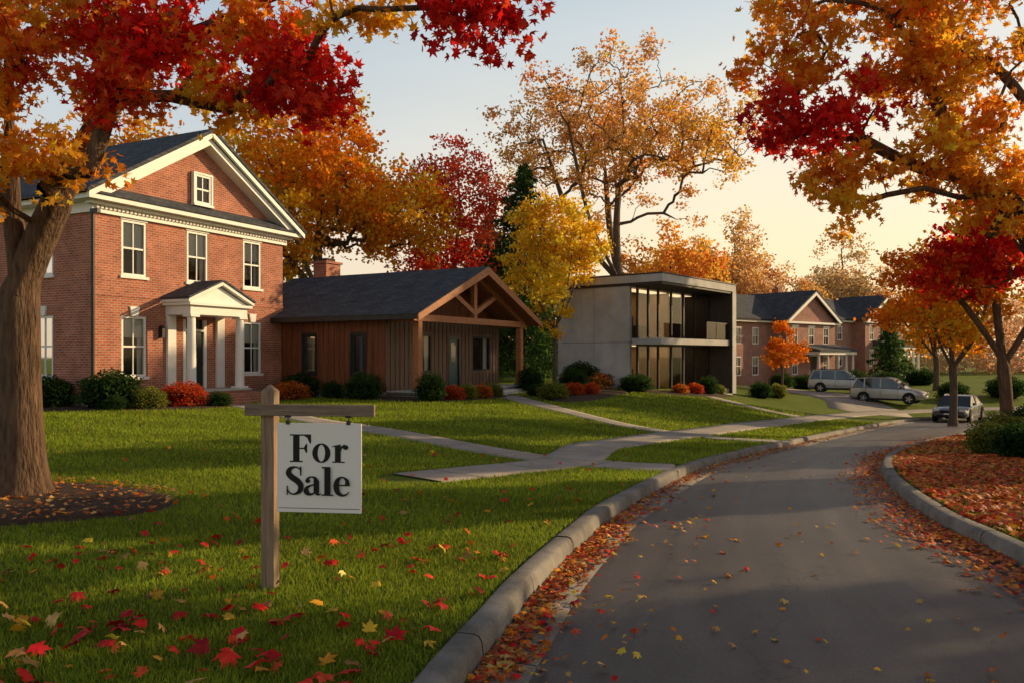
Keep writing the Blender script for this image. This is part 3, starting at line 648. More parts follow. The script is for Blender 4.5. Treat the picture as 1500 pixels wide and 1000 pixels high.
ap=9.85;e=6.8
for (ex,dx) in ((-.62,1),(W+.62,-1)):
    tr.prism([(ex,e-.02),(W/2,ap-.03),(W/2,ap-.2),(ex,e-.19)],-.66,-.54,M['white'])
    tr.prism([(ex+dx*.12,e-.12),(W/2,ap-.24),(W/2,ap-.46),(ex+dx*.5,e-.14)],-.5,-.003,M['white'])
tr.build('trim',bh,bevel=.006)
rf=MB()
rf.hexa([(-.7,-.7,e-.03),(W/2,-.7,ap),(W/2,D+.4,ap),(-.7,D+.4,e-.03),(-.7,-.7,e+.08),(W/2,-.7,ap+.13),(W/2,D+.4,ap+.13),(-.7,D+.4,e+.08)],M['shingle'],'rx')
rf.hexa([(W/2,-.7,ap),(W+.7,-.7,e-.03),(W+.7,D+.4,e-.03),(W/2,D+.4,ap),(W/2,-.7,ap+.13),(W+.7,-.7,e+.08),(W+.7,D+.4,e+.08),(W/2,D+.4,ap+.13)],M['shingle'],'rx')
rf.hexa([(-.5,-.62,H+.325),(W+.5,-.62,H+.325),(W+.3,-.005,H+.325),(-.3,-.005,H+.325),(-.5,-.62,H+.36),(W+.5,-.62,H+.36),(W+.1,-.005,H+.72),(-.1,-.005,H+.72)],M['shingle'],'ry')
rf.build('roof',bh)
pipe=MB(); pipe.cyl((-.1,-.1),'z',.2,H-.2,.055,.055,M['dark'],10); pipe.box(-.16,-.04,-.4,-.04,H-.24,H-.1,M['dark']); pipe.build('downspout',bh)
po=MB(); pc=4.1; pw=1.25; pd=1.15
po.box(pc-pw-.15,pc+pw+.15,-pd-.15,-.045,-.1,.42,M['brick']); po.box(pc-pw-.2,pc+pw+.2,-pd-.2,-.045,.422,.48,M['concrete'])
for k in range(3): po.box(pc-pw+.0,pc+pw+.55,-pd-.2-.32*(k+1),-pd-.2-.32*k-.002,-.1,.36-.13*k,M['brick'])
for x in (pc-pw+.12,pc+pw-.12):
    for y in (-pd+.1,):
        po.cyl((x,y),'z',.56,3.02,.17,.14,M['white'],20); po.box(x-.22,x+.22,y-.22,y+.22,.482,.56,M['white']); po.box(x-.2,x+.2,y-.2,y+.2,3.02,3.1,M['white'])
    po.box(x-.18,x+.18,-.12,-.005,.482,3.1,M['white'])
po.box(pc-pw-.08,pc+pw+.08,-pd-.08,-.005,3.102,3.42,M['white']); po.box(pc-pw-.22,pc+pw+.22,-pd-.22,-.006,3.422,3.52,M['white'])
po.prism([(pc-pw-.1,3.525),(pc+pw+.1,3.525),(pc,4.12)],-pd-.06,-.007,M['white'])
for s_ in (-1,1):
    po.prism([(pc+s_*(pw+.28),3.525),(pc,4.2),(pc,4.32),(pc+s_*(pw+.28),3.62)],-pd-.24,-.008,M['white'])
    po.prism([(pc+s_*(pw+.32),3.64),(pc,4.335),(pc,4.39),(pc+s_*(pw+.32),3.69)],-pd-.28,-.009,M['shingle'])
po.build('portico',bh,bevel=.008)
dr=MB(); dr.box(3.56,3.68,.0,.14,.48,2.99,M['white']);dr.box(4.52,4.64,.0,.14,.48,2.99,M['white']);dr.box(3.682,4.518,.0,.14,2.56,2.64,M['white'])
dr.box(3.682,4.518,.07,.13,.48,2.56,M['door'])
for (x0,x1) in ((3.76,4.06),(4.14,4.44)):
    for (z0,z1) in ((.62,1.2),(1.3,1.85),(1.95,2.45)): dr.box(x0,x1,.055,.069,z0,z1,M['door'])
dr.box(3.682,4.518,.09,.1,2.642,2.99,M['carglass']); dr.cyl((4.44,1.4),'y',.0,.06,.03,.03,M['metal'],8)
dr.box(2.48,2.6,-.2,-.01,2.3,2.65,M['dark']); dr.box(2.5,2.58,-.17,-.03,2.65,2.72,M['dark'])
dr.build('front_door',bh)
fr.build('window_frames',bh);gl.build('window_glass',bh);cu.build('curtains',bh)

# ---------------------------------------------------------------- timber cottage
ch=empty('wooden_cottage',(-3.73,30,0),math.atan2(.874,.486))
W,D=8.7,9.8;wy=1.3;zt=3.15
wl=MB();fr=MB();gl=MB();cu=MB()
so=[(2.3-wy,2.95-wy,1.0,2.5),(4.85-wy,5.5-wy,1.0,2.5)]
wl.wall((0,wy),(0,1),(1,0),D-wy,.3,zt,so,.14,M['cedar'])
fo=[(1.9,3.1,1.0,2.55),(4.3,5.25,.32,2.5),(6.3,7.9,1.0,2.55)]
wl.wall((0,wy),(1,0),(0,1),W,.3,zt,fo,.14,M['grey_board'])
wl.face([(W,wy,.3),(W,D,.3),(W,D,zt),(W,wy,zt)],M['cedar']);wl.face([(0,D,.3),(W,D,.3),(W,D,zt),(W/2,D,5.1),(0,D,zt)],M['cedar'])
wl.face([(0,wy,zt),(W,wy,zt),(W/2,wy,5.15)],M['cedar'])
wl.box(-.05,W+.05,wy-.05,D+.05,-.3,.298,M['stone'])
k=wy+.05
while k<D:
    if not any(o_[0]+wy-.05<k+.02<o_[1]+wy+.05 for o_ in so): wl.box(-.03,-.002,k,k+.05,.3,zt,M['cedar'])
    else:
        wl.box(-.03,-.002,k,k+.05,.3,.9,M['cedar']); wl.box(-.03,-.002,k,k+.05,2.6,zt,M['cedar'])
    k+=.28
k=.0
while k<W:
    hit=[o_ for o_ in fo if o_[0]-.06<k+.02<o_[1]+.06]
    if not hit: wl.box(k,k+.05,wy-.03,wy-.002,.3,zt,M['grey_board'])
    else:
        wl.box(k,k+.05,wy-.03,wy-.002,2.65,zt,M['grey_board'])
        if hit[0][2]>.5: wl.box(k,k+.05,wy-.03,wy-.002,.3,.92,M['grey_board'])
    k+=.3
wl.build('walls',ch)
for o_ in so: window(fr,gl,cu,(0,wy),(0,1),(1,0),*o_,M['dark'],0,0,blind=0,side=False,ft=.07)
cu.box(.3,.32,4.75,5.6,.95,2.55,M['interior']); cu.box(.22,.28,4.95,5.35,2.42,2.47,M['lamp_fill'])
for o_ in (fo[0],fo[2]): window(fr,gl,cu,(0,wy),(1,0),(0,1),*o_,M['dark'],1,0,blind=0,side=True,ft=.07)
for o_ in so: fr.box(-.06,-.004,o_[0]+wy-.08,o_[0]+wy-.001,.92,2.6,M['dark']);fr.box(-.06,-.004,o_[1]+wy+.001,o_[1]+wy+.08,.92,2.6,M['dark']);fr.box(-.06,-.004,o_[0]+wy,o_[1]+wy,2.505,2.6,M['dark']);fr.box(-.07,-.004,o_[0]+wy,o_[1]+wy,.9,.995,M['dark'])
fr.build('window_frames',ch);gl.build('window_glass',ch);cu.build('curtains',ch)
dr=MB();dr.box(4.3,4.4,wy-.03,wy+.1,.32,2.5,M['dark']);dr.box(5.15,5.25,wy-.03,wy+.1,.32,2.5,M['dark']);dr.box(4.402,5.148,wy-.03,wy+.1,2.4,2.5,M['dark']);dr.box(4.402,5.148,wy+.03,wy+.09,.32,2.398,M['teal']);dr.box(4.6,4.95,wy+.02,wy+.029,1.4,2.25,M['carglass']);dr.build('front_door',ch)
rf=MB();ap=5.35;e=3.17;x0=-.65;x1=W+.65
rf.hexa([(x0,-.7,e),(W/2,-.7,ap),(W/2,D+.5,ap),(x0,D+.5,e),(x0,-.7,e+.06),(W/2,-.7,ap+.07),(W/2,D+.5,ap+.07),(x0,D+.5,e+.06)],M['shingle'],'rx')
rf.hexa([(W/2,-.7,ap),(x1,-.7,e),(x1,D+.5,e),(W/2,D+.5,ap),(W/2,-.7,ap+.07),(x1,-.7,e+.06),(x1,D+.5,e+.06),(W/2,D+.5,ap+.07)],M['shingle'],'rx')
rf.build('roof',ch)
tb=MB()
for (ex,) in ((x0,),(x1,)):
    tb.prism([(ex,e-.005),(W/2,ap-.005),(W/2,ap-.09),(ex,e-.09)],-.66,D+.46,M['timber'])
    tb.prism([(ex,e+.03),(W/2,ap+.04),(W/2,ap-.28),(ex,e-.2)],-.74,-.665,M['timber'])
    tb.prism([(ex+(.55 if ex<0 else -.55),e-.09+.2),(W/2,ap-.1),(W/2,ap-.36),(ex+(.55 if ex<0 else -.55),e-.15)],-.08,.12,M['timber'])
tb.box(x0-.02,x0+.04,-.66,D+.4,e-.16,e+.02,M['dark'])
for x in (.3,W-.3): tb.box(x-.13,x+.13,-.13,.13,.0,2.98,M['timber']); tb.box(x-.18,x+.18,-.18,.18,.0,.42,M['stone'])
tb.box(-.1,W+.1,-.12,.12,2.985,3.25,M['timber'])
tb.box(W/2-.12,W/2+.12,-.1,.1,3.252,ap-.3,M['timber'])
tb.beam((W/2-.1,3.5),(W/2-1.75,4.25),.18,.16,M['timber'],-.08);tb.beam((W/2+.1,3.5),(W/2+1.75,4.25),.18,.16,M['timber'],-.08)
for x in (.3,W-.3): tb.box(x-.1,x+.1,.13,wy,2.985,3.15,M['timber'])
tb.box(.1,W-.1,-.25,wy-.06,.0,.28,M['stone']); tb.box(0,W,-.3,wy-.055,.282,.33,M['concrete'])
for k in range(2): tb.box(W/2-1.3,W-1.0,-.3-.35*(k+1),-.3-.35*k-.002,-.1,.2-.12*k,M['concrete'])
tb.build('timber_frame',ch,bevel=.01)
cm=MB();cm.box(4.3,5.3,8.2,9.0,4.2,6.05,M['brick']);cm.box(4.22,5.38,8.12,9.08,6.052,6.16,M['brick']);cm.box(4.5,5.1,8.35,8.85,6.162,6.32,M['mulch']);cm.build('chimney',ch)

# ---------------------------------------------------------------- modern house
mh=empty('modern_house',(7.6,40,-.35),math.atan2(.785,.62))
W,H=9.1,6.2;g=1.5;D=6.4
mb=MB()
for (y0,y1) in ((g+.45,g+2.6),(g+2.62,D)):
    for (z0,z1) in ((-.3,2.7),(2.72,5.62)): mb.box(0.0,.25,y0,y1,z0,z1,M['concrete'])
mb.box(.02,.2,g+.5,D-.02,-.2,5.6,M['mulch'])
mb.box(0.005,W,D-.2,D+.05,-.3,5.62,M['concrete'])
mb.box(-.12,W,-.02,D+.1,5.75,6.15,M['concrete']); mb.box(-.06,W-.06,.04,D,5.62,5.748,M['clad']); mb.box(-.16,W+.04,-.06,D+.14,6.152,6.22,M['clad'])
mb.box(.05,W-.55,.15,g+.3,2.6,2.92,M['concrete'])
mb.box(.26,W-.3,g+.3,D-.25,2.62,2.9,M['concrete'])
mb.box(-.1,W,.2,g-.02,-.3,.1,M['concrete']);mb.box(.25,W-.2,g,D-.3,-.3,.12,M['concrete'])
mb.box(W-.5,W,.01,D,-.35,5.748,M['clad']); mb.box(W-.52,W+.02,-.03,.008,-.35,5.748,M['concrete'])
mb.box(W+.002,W+.03,.2,D,-.3,5.7,M['concrete'])
for k in range(2): mb.box(4.3,7.2,.2-.4*(k+1),.2-.4*k-.002,-.4,.0-.12*k,M['concrete'])
mb.build('walls_and_roof',mh,bevel=.01)
fr=MB();gl=MB();inn=MB()
for fl,(z0,z1) in enumerate(((.12,2.6),(2.92,5.6))):
    for x in (0.02,1.15,2.25,3.75,5.2,6.7,W-.62): fr.box(x,x+.09,g-.05,g+.07,z0,z1,M['dark'])
    fr.box(.11,W-.63,g-.03,g+.05,z0,z0+.08,M['dark']);fr.box(.11,W-.63,g-.03,g+.05,z1-.1,z1-.002,M['dark'])
    gl.face([(.05,g+.01,z0),(W-.55,g+.01,z0),(W-.55,g+.01,z1),(.05,g+.01,z1)],M['glass'])
    gl.face([(.05,g+.01,z0),(.05,g+.45,z0),(.05,g+.45,z1),(.05,g+.01,z1)],M['glass'])
    inn.box(.3,W-.6,g+2.6,g+2.65,z0,z1,M['interior']); inn.box(5.2,5.3,g+.9,g+2.59,z0,z1,M['interior'])
    inn.box(1.2,1.7,g+1.2,g+1.6,z0,z0+1.2,M['clad']); inn.box(2.7,4.2,g+1.6,g+2.3,z0,z0+.75,M['clad']); inn.box(2.2,3.6,g+2.53,g+2.59,z0+1.0,z0+2.0,M['room']); inn.box(6.6,8,g+2.2,g+2.55,z0,z0+1.6,M['clad']); inn.box(.5,1.0,g+2.3,g+2.55,z0,z0+1.9,M['clad'])
    for k in range(5):
        x=5.35+k*.09; inn.box(x,x+.06,g+.15+(.05 if k%2 else 0),g+.2+(.05 if k%2 else 0),z0,z1-.02,M['curtain'])
    inn.box(.5,5.0,g+.9,g+1.9,z1-.06,z1-.04,M['lamp_fill']); inn.box(5.6,8.2,g+.9,g+1.9,z1-.06,z1-.04,M['lamp_fill'])  # glowing ceiling panels added to brighten the rooms behind the glass
gl.face([(W-3.6,.2,2.95),(W-.55,.2,2.95),(W-.55,.2,3.85),(W-3.6,.2,3.85)],M['glass']); fr.box(W-3.6,W-.55,.17,.23,3.85,3.9,M['dark'])
for x in (W-3.6,W-2.3,W-.62): fr.box(x,x+.05,.18,.22,2.92,3.849,M['dark'])
fr.build('window_frames',mh);gl.build('window_glass',mh);inn.build('interior',mh)

# ---------------------------------------------------------------- far brick houses
def farhouse(x,y,z,ang):
    h=empty('brick_house',(x,y,z),ang); W0,W1=7.0,15.8;H=5.9
    wl=MB();fr=MB();gl=MB();cu=MB();tr=MB();rf=MB()
    o1=[(1.2,2.2,3.7,5.2),(3.9,4.9,3.7,5.2),(1.2,2.2,.9,2.6),(3.9,4.9,.9,2.6)]
    wl.wall((0,1.5),(1,0),(0,1),W0,-.5,H,o1,.14,M['brick2'])
    o2=[(1.0,2.0,3.7,5.3),(3.9,4.9,3.7,5.3),(6.6,7.6,3.7,5.3),(1.0,2.0,.9,2.6),(4.2,5.3,.3,2.6),(6.6,7.6,.9,2.6)]
    wl.wall((W0,0),(1,0),(0,1),W1-W0,-.5,H,o2,.14,M['brick2'])
    wl.wall((0,1.5),(0,1),(1,0),8.5,-.5,H,[(3,4,3.7,5.2),(3,4,.9,2.6)],.14,M['brick2'])
    wl.face([(W0,0,-.5),(W0,1.5,-.5),(W0,1.5,H),(W0,0,H)],M['brick2']);wl.face([(W1,0,-.5),(W1,10,-.5),(W1,10,H),(W1,0,H)],M['brick2'])
    c=(W0+W1)/2; wl.face([(W0,0,H),(W1,0,H),(c,0,8.6)],M['brick2']); wl.face([(0,1.5,H),(0,10,H),(0,5.75,8.5)],M['brick2'])
    wl.box(-.02,.8,6.2,7.2,H,9.6,M['brick2'])
    wl.build('walls',h)
    for o_ in o1: window(fr,gl,cu,(0,1.5),(1,0),(0,1),*o_,M['white'],1,1,ft=.09,side=False)
    for o_ in o2[:4]+o2[5:]: window(fr,gl,cu,(W0,0),(1,0),(0,1),*o_,M['white'],1,1,ft=.09,side=False)
    for o_ in [(3,4,3.7,5.2),(3,4,.9,2.6)]: window(fr,gl,cu,(0,1.5),(0,1),(1,0),*o_,M['white'],1,1,ft=.09,side=False)
    for o_ in o2: tr.box(W0+o_[0]-.1,W0+o_[1]+.1,-.05,-.005,o_[3]+.01,o_[3]+.16,M['white'])
    tr.box(W0+4.3,W0+5.2,.06,.12,.3,2.6,M['door'])
    for s_ in (-1,1): tr.prism([(c+s_*(4.9),H-.12),(c,8.68),(c,8.3),(c+s_*4.4,H-.14)],-.52,-.4,M['white'])
    tr.box(W0-.4,W1+.4,-.35,-.01,H-.3,H-.12,M['white']); tr.box(-.3,W0,1.05,1.49,H-.25,H-.05,M['white'])
    tr.box(W0+1.9,W1-.2,-2.2,-.01,-.4,.28,M['concrete'])
    for x in (W0+2.1,W0+3.7,W0+5.6,W0+7.1,W1-.4): tr.cyl((x,-2.0),'z',.28,2.75,.13,.11,M['white'],10)
    tr.box(W0+1.8,W1-.1,-2.25,-.01,2.752,3.05,M['white'])
    tr.prismx([(-2.4,3.055),(-.012,3.055),(-.012,3.75),(-2.4,3.15)],W0+1.7,W1,M['shingle'])
    tr.build('trim',h)
    rf.hexa([(c-5,-.55,H-.12),(c,-.55,8.65),(c,10.2,8.65),(c-5,10.2,H-.12),(c-5,-.55,H+.03),(c,-.55,8.8),(c,10.2,8.8),(c-5,10.2,H+.03)],M['shingle'],'rx')
    rf.hexa([(c,-.55,8.65),(c+5,-.55,H-.12),(c+5,10.2,H-.12),(c,10.2,8.65),(c,-.55,8.8),(c+5,-.55,H+.03),(c+5,10.2,H+.03),(c,10.2,8.8)],M['shingle'],'rx')
    rf.hexa([(-.4,.95,H-.1),(c-.5,.95,H-.1),(c-.5,5.75,8.45),(-.4,5.75,8.45),(-.4,.95,H+.05),(c-.5,.95,H+.05),(c-.5,5.75,8.6),(-.4,5.75,8.6)],M['shingle'],'ry')
    rf.hexa([(-.4,5.75,8.45),(c-.5,5.75,8.45),(c-.5,10.5,H-.1),(-.4,10.5,H-.1),(-.4,5.75,8.6),(c-.5,5.75,8.6),(c-.5,10.5,H+.05),(-.4,10.5,H+.05)],M['shingle'],'ry')
    rf.build('roof',h);fr.build('window_frames',h);gl.build('window_glass',h);cu.build('curtains',h)
farhouse(19.6,68,-1.0,math.radians(40)); farhouse(33.0,82,-.4,math.radians(40))

# ---------------------------------------------------------------- cars
def car(name,x,y,heading,col,kind):
    z=tz(x,y); 
    if kind=='road': z-=.1
    r=empty(name,(x,y,z+(.03 if kind!='road' else 0)),heading); pm=paint(name+'_paint',col)
    suv=kind in('suv','wagon'); Hh=1.66 if suv else 1.45; bl=1.02 if suv else .93; hw=.92
    st=[(-2.28,.42,.80,.78),(-2.2,.30,bl-.02,.86),(-1.7,.24,bl+.02,.91),(-.6,.22,bl,.92),(.7,.22,bl-.03,.92),(1.05,.22,bl-.04,.92),(1.7,.24,bl-.13,.90),(2.12,.30,bl-.26,.84),(2.26,.36,.62,.74)]
    V=[];F=[]
    for (xx,zb,zt_,h) in st:
        sec=[(h*.86,zb),(h*.99,zb+.12),(h,zb+(zt_-zb)*.55),(h*.96,zt_-.06),(h*.86,zt_),(0,zt_+.03)]
        ring=[(xx,yy,zz) for yy,zz in sec]+[(xx,-yy,zz) for yy,zz in sec[-2::-1]]; V+=ring
    k=11
    for i in range(len(st)-1):
        for j in range(k): F.append((i*k+j,i*k+(j+1)%k,(i+1)*k+(j+1)%k,(i+1)*k+j))
    me=bpy.data.meshes.new('body'); me.from_pydata(V,[],F+[tuple(range(k-1,-1,-1)),tuple(range((len(st)-1)*k,len(st)*k))]); me.materials.append(pm)
    for p in me.polygons: p.use_smooth=True
    o=bpy.data.objects.new('body',me);COL.objects.link(o);o.parent=r
    bv=o.modifiers.new('e','EDGE_SPLIT'); bv.split_angle=math.radians(35)
    gh=MB(); g0=bl-.02
    if suv: pr=[(-2.16,g0,.80),(-1.85,Hh-.05,.66),(-.9,Hh,.68),(.0,Hh,.69),(.35,Hh-.06,.68),(1.15,g0-.02,.80)]
    else: pr=[(-1.85,g0,.80),(-1.05,Hh-.06,.64),(-.5,Hh,.66),(.0,Hh,.66),(.28,Hh-.05,.65),(1.15,g0-.02,.80)]
    for i in range(len(pr)-1):
        a,b=pr[i],pr[i+1]; end=i in(0,len(pr)-2)
        mt=M['carglass'] if end else pm
        gh.face([(a[0],-a[2],a[1]),(b[0],-b[2],b[1]),(b[0],b[2],b[1]),(a[0],a[2],a[1])],mt)
        for s_ in (-1,1): gh.face([(a[0],s_*a[2],a[1]),(b[0],s_*b[2],b[1]),(b[0],s_*.82,g0-.02),(a[0],s_*.82,g0-.02)],M['carglass'])
    gh.build('cabin',r)
    ft=MB()
    def bar(p,q,t=.035):
        p=Vector(p);q=Vector(q);d=(q-p).normalized();u=d.cross(Vector((0,1,0))).normalized()*t;w=Vector((0,.016,0))
        ft.hexa([p-u-w,p+u-w,p+u+w,p-u+w,q-u-w,q+u-w,q+u+w,q-u+w],pm)
    for s_ in (-1,1):
        n_=len(pr)
        for i in range(n_-1):
            a,b=pr[i],pr[i+1]; bar((a[0],s_*(a[2]+.004),a[1]),(b[0],s_*(b[2]+.004),b[1]),.03)
        bar((-.35,s_*.83,g0),(-.35,s_*.685,Hh-.03),.03)
        if suv: bar((-1.35,s_*.83,g0),(-1.35,s_*.68,Hh-.03),.04); ft.box(-1.6,.0,s_*.6-.02,s_*.6+.02,Hh+.02,Hh+.06,M['metal'])
        ya,yb=sorted((s_*.86,s_*.99)); ft.box(.72,.86,ya,yb,bl,bl+.13,pm)
        for xx in (-1.25,-.33,.72): ft.box(xx-.006,xx+.006,s_*.921-.004,s_*.921+.004,.42,bl-.1,M['tyre'])
        ft.box(-1.0,1.0,s_*.905-.02,s_*.905+.02,.2,.33,M['tyre'])
        for xx in (-.9,.05): ft.box(xx-.09,xx+.09,s_*.925-.012,s_*.925+.012,bl-.2,bl-.165,M['rim'])
        y0,y1=sorted((s_*.5,s_*.80)); ft.box(2.02,2.22,y0,y1,.60,.74,M['headlight']); ft.box(-2.285,-2.1,y0,y1+(0),.68,.86,M['taillight'])
        for wx in (-1.38,1.38):
            ft.cyl((wx,.36),'y',s_*.78,s_*.928,.40,.40,M['tyre'],24)
            ft.cyl((wx,.33),'y',s_*.74,s_*.945,.33,.33,M['tyre'],24)
            ft.cyl((wx,.33),'y',s_*.93,s_*.952,.225,.215,M['metal'],20)
            for q in range(5):
                a=q*1.2566; dx,dz=math.cos(a),math.sin(a); px,pz=-dz*.03,dx*.03
                y_=s_*.962
                ft.face([(wx+px,y_,.33+pz),(wx+dx*.21+px,y_,.33+dz*.21+pz),(wx+dx*.21-px,y_,.33+dz*.21-pz),(wx-px,y_,.33-pz)],M['rim'])
    ft.box(2.2,2.275,-.42,.42,.52,.68,M['tyre']); ft.box(2.2,2.285,-.6,.6,.34,.44,M['tyre']); ft.box(2.27,2.29,-.24,.24,.45,.53,M['white']); ft.box(-2.3,-2.26,-.24,.24,.6,.7,M['white']); ft.box(-2.3,-2.2,-.7,.7,.36,.46,M['tyre'])
    ft.build('fittings',r); return r
car('parked_car',24.6,59.5,math.radians(-28),(.30,.32,.34),'wagon')
car('parked_suv',25.0,52.8,math.radians(-38),(.36,.37,.38),'suv')
car('sedan_car',25.0,44.6,math.radians(229),(.07,.075,.085),'road')

# ---------------------------------------------------------------- for-sale sign
sg=empty('for_sale_sign',(-1.77,5.83,0),math.radians(-7))
p=MB(); p.box(-.05,.05,-.05,.05,-.1,1.44,M['postwood']); p.hexa([(-.05,-.05,1.44),(.05,-.05,1.44),(.05,.05,1.44),(-.05,.05,1.44),(-.004,-.004,1.49),(.004,-.004,1.49),(.004,.004,1.49),(-.004,.004,1.49)],M['postwood']); p.build('post',sg,bevel=.005)
p=MB(); p.box(-.155,.81,-.092,-.052,1.265,1.348,M['armwood']); p.build('arm',sg,bevel=.005)
p=MB(); p.box(.087,.715,-.082,-.07,.575,1.215,M['panel']); p.build('panel',sg,bevel=.003)
p=MB()
for x in (.17,.62):
    p.cyl((x,-.076),'z',1.215,1.27,.005,.005,M['metal'],8); p.box(x-.014,x+.014,-.088,-.066,1.205,1.235,M['metal']); p.box(x-.02,x+.02,-.096,-.07,1.255,1.272,M['metal'])
p.build('hooks',sg)
T=MB(); cnt=[0]
def L3(pts):
    cnt[0]+=1; y=-.0835-cnt[0]*.00006; T.face([(a,y,b) for a,b in pts],M['ink'])
class Pen:
    def __init__(s,ox,oz,sx,sz): s.o=(ox,oz);s.s=(sx,sz)
    def t(s,p): return (s.o[0]+p[0]*s.s[0],s.o[1]+p[1]*s.s[1])
    def rect(s,x0,x1,y0,y1): L3([s.t(q) for q in ((x0,y0),(x1,y0),(x1,y1),(x0,y1))])
    def poly(s,pts): L3([s.t(q) for q in pts])
    def disc(s,x,y,r): s.poly([(x+r*math.cos(k*.3927),y+r*math.sin(k*.3927)) for k in range(16)])
    def stroke(s,pts,ws):
        C=catmull([(a,b,w) for (a,b),w in zip(pts,ws)],7); Tn=tang(C)
        for i in range(len(C)-1):
            q=[]
            for j,sg_ in ((i,1),(i,-1),(i+1,-1),(i+1,1)): q.append((C[j,0]-Tn[j,1]*sg_*C[j,2]/2,C[j,1]+Tn[j,0]*sg_*C[j,2]/2))
            s.poly(q)
    def ring(s,cx,cy,rx,ry,ix,iy):
        n=32
        for k in range(n):
            a=2*math.pi*k/n;b=2*math.pi*(k+1)/n
            s.poly([(cx+rx*math.cos(a),cy+ry*math.sin(a)),(cx+rx*math.cos(b),cy+ry*math.sin(b)),(cx+ix*math.cos(b),cy+iy*math.sin(b)),(cx+ix*math.cos(a),cy+iy*math.sin(a))])
S=.20;SX=S*1.2
x0=.401-(.66+.06+.58+.04+.46)*SX/2; zF=.935
q=Pen(x0,zF,SX,S)
q.rect(.1,.3,0,1);q.rect(0,.4,0,.05);q.rect(0,.66,.95,1);q.poly([(.66,1),(.66,.68),(.62,.68),(.54,.88),(.42,.96),(.42,1)]);q.rect(.3,.5,.47,.52);q.poly([(.50,.66),(.54,.66),(.54,.34),(.50,.34),(.43,.50)])
q=Pen(x0+.70*SX,zF,SX,S); q.ring(.28,.335,.28,.35,.115,.30)
q=Pen(x0+1.32*SX,zF,SX,S); q.rect(.08,.26,0,.62);q.rect(0,.38,0,.045);q.poly([(0,.59),(.26,.66),(.26,.6),(.08,.56),(0,.56)]);q.stroke([(.24,.40),(.29,.55),(.40,.61)],[.04,.06,.12]);q.disc(.41,.55,.085)
x1=.401-(.58+.02+.56+.36+.04+.50)*SX/2; zS=.70
q=Pen(x1,zS,SX,S*1.03)
q.stroke([(.49,.80),(.43,.92),(.30,.97),(.15,.91),(.10,.76),(.20,.62),(.37,.49),(.48,.32),(.43,.12),(.27,.03),(.13,.08),(.05,.24)],[.03,.05,.06,.13,.18,.2,.2,.18,.13,.06,.05,.03]);q.rect(.46,.50,.68,1.0);q.rect(.04,.08,0,.32)
q=Pen(x1+.58*SX,zS,SX,S*1.03)
q.rect(.30,.47,.10,.5);q.stroke([(.08,.50),(.14,.60),(.24,.64),(.34,.60),(.385,.48)],[.10,.07,.05,.1,.17]);q.disc(.12,.50,.075);q.stroke([(.34,.38),(.20,.34),(.09,.25),(.08,.13),(.15,.05),(.26,.05),(.36,.14)],[.04,.06,.12,.17,.12,.06,.05]);q.stroke([(.385,.14),(.44,.04),(.54,.06)],[.17,.08,.02])
q=Pen(x1+1.14*SX,zS,SX,S*1.03); q.rect(.08,.27,0,1);q.rect(0,.35,0,.045);q.poly([(0,1),(0,.96),(.1,.93),(.1,1)])
q=Pen(x1+1.50*SX,zS,SX,S*1.03); q.rect(.12,.50,.35,.395);q.stroke([(.43,.37),(.41,.54),(.28,.65),(.14,.56),(.09,.34),(.14,.12),(.28,.025),(.41,.07),(.49,.17)],[.15,.11,.05,.13,.18,.15,.08,.05,.02])
T.box(.10,.702,-.0832,-.0822,.603,.607,M['ink'])
T.build('lettering',sg)

# ---------------------------------------------------------------- grass
n=430000
r=np.exp(rng.uniform(math.log(3.6),math.log(42),n)); th=rng.uniform(-.66,.66,n); P=np.stack([r*np.sin(th),r*np.cos(th)],1)
z,left,right,dL,dR,_,_=terr(P)
keep=((left&(dL>.02))|(right&(dR>.02)&(r<22)&(rng.uniform(0,1,n)<.4)))&~pathmask(P)
def inpoly(P,C):
    c=np.zeros(len(P),bool); j=len(C)-1
    for i in range(len(C)):
        cond=((C[i,1]>P[:,1])!=(C[j,1]>P[:,1]))&(P[:,0]<(C[j,0]-C[i,0])*(P[:,1]-C[i,1])/(C[j,1]-C[i,1]+1e-12)+C[i,0]); c^=cond; j=i
    return c
for B_ in BEDS: keep&=~inpoly(P,B_)
P=P[keep];z=z[keep];r=r[keep];n=len(P)
h=(.026+.0016*r)*rng.uniform(.6,1.35,n); w=(.0022+.0011*r)*rng.uniform(.7,1.3,n); a=rng.uniform(0,2*np.pi,n); lean=rng.normal(0,.45,(n,2))*h[:,None]
b0=np.column_stack([P[:,0]-np.cos(a)*w/2,P[:,1]-np.sin(a)*w/2,z-.004]);b1=np.column_stack([P[:,0]+np.cos(a)*w/2,P[:,1]+np.sin(a)*w/2,z-.004]);tp=np.column_stack([P+lean,z+h])
V=np.stack([b0,b1,tp],1).reshape(-1,3);F=np.arange(3*n).reshape(-1,3)
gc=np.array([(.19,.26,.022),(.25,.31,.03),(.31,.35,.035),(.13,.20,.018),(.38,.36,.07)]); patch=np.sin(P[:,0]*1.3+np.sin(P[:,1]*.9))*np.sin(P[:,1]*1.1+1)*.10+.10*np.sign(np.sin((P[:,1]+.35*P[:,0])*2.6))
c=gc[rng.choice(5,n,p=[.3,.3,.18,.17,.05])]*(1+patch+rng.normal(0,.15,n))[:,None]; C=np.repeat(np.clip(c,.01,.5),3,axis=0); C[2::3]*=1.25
mesh_np('grass',V,F,M['grassb'],cols=C)

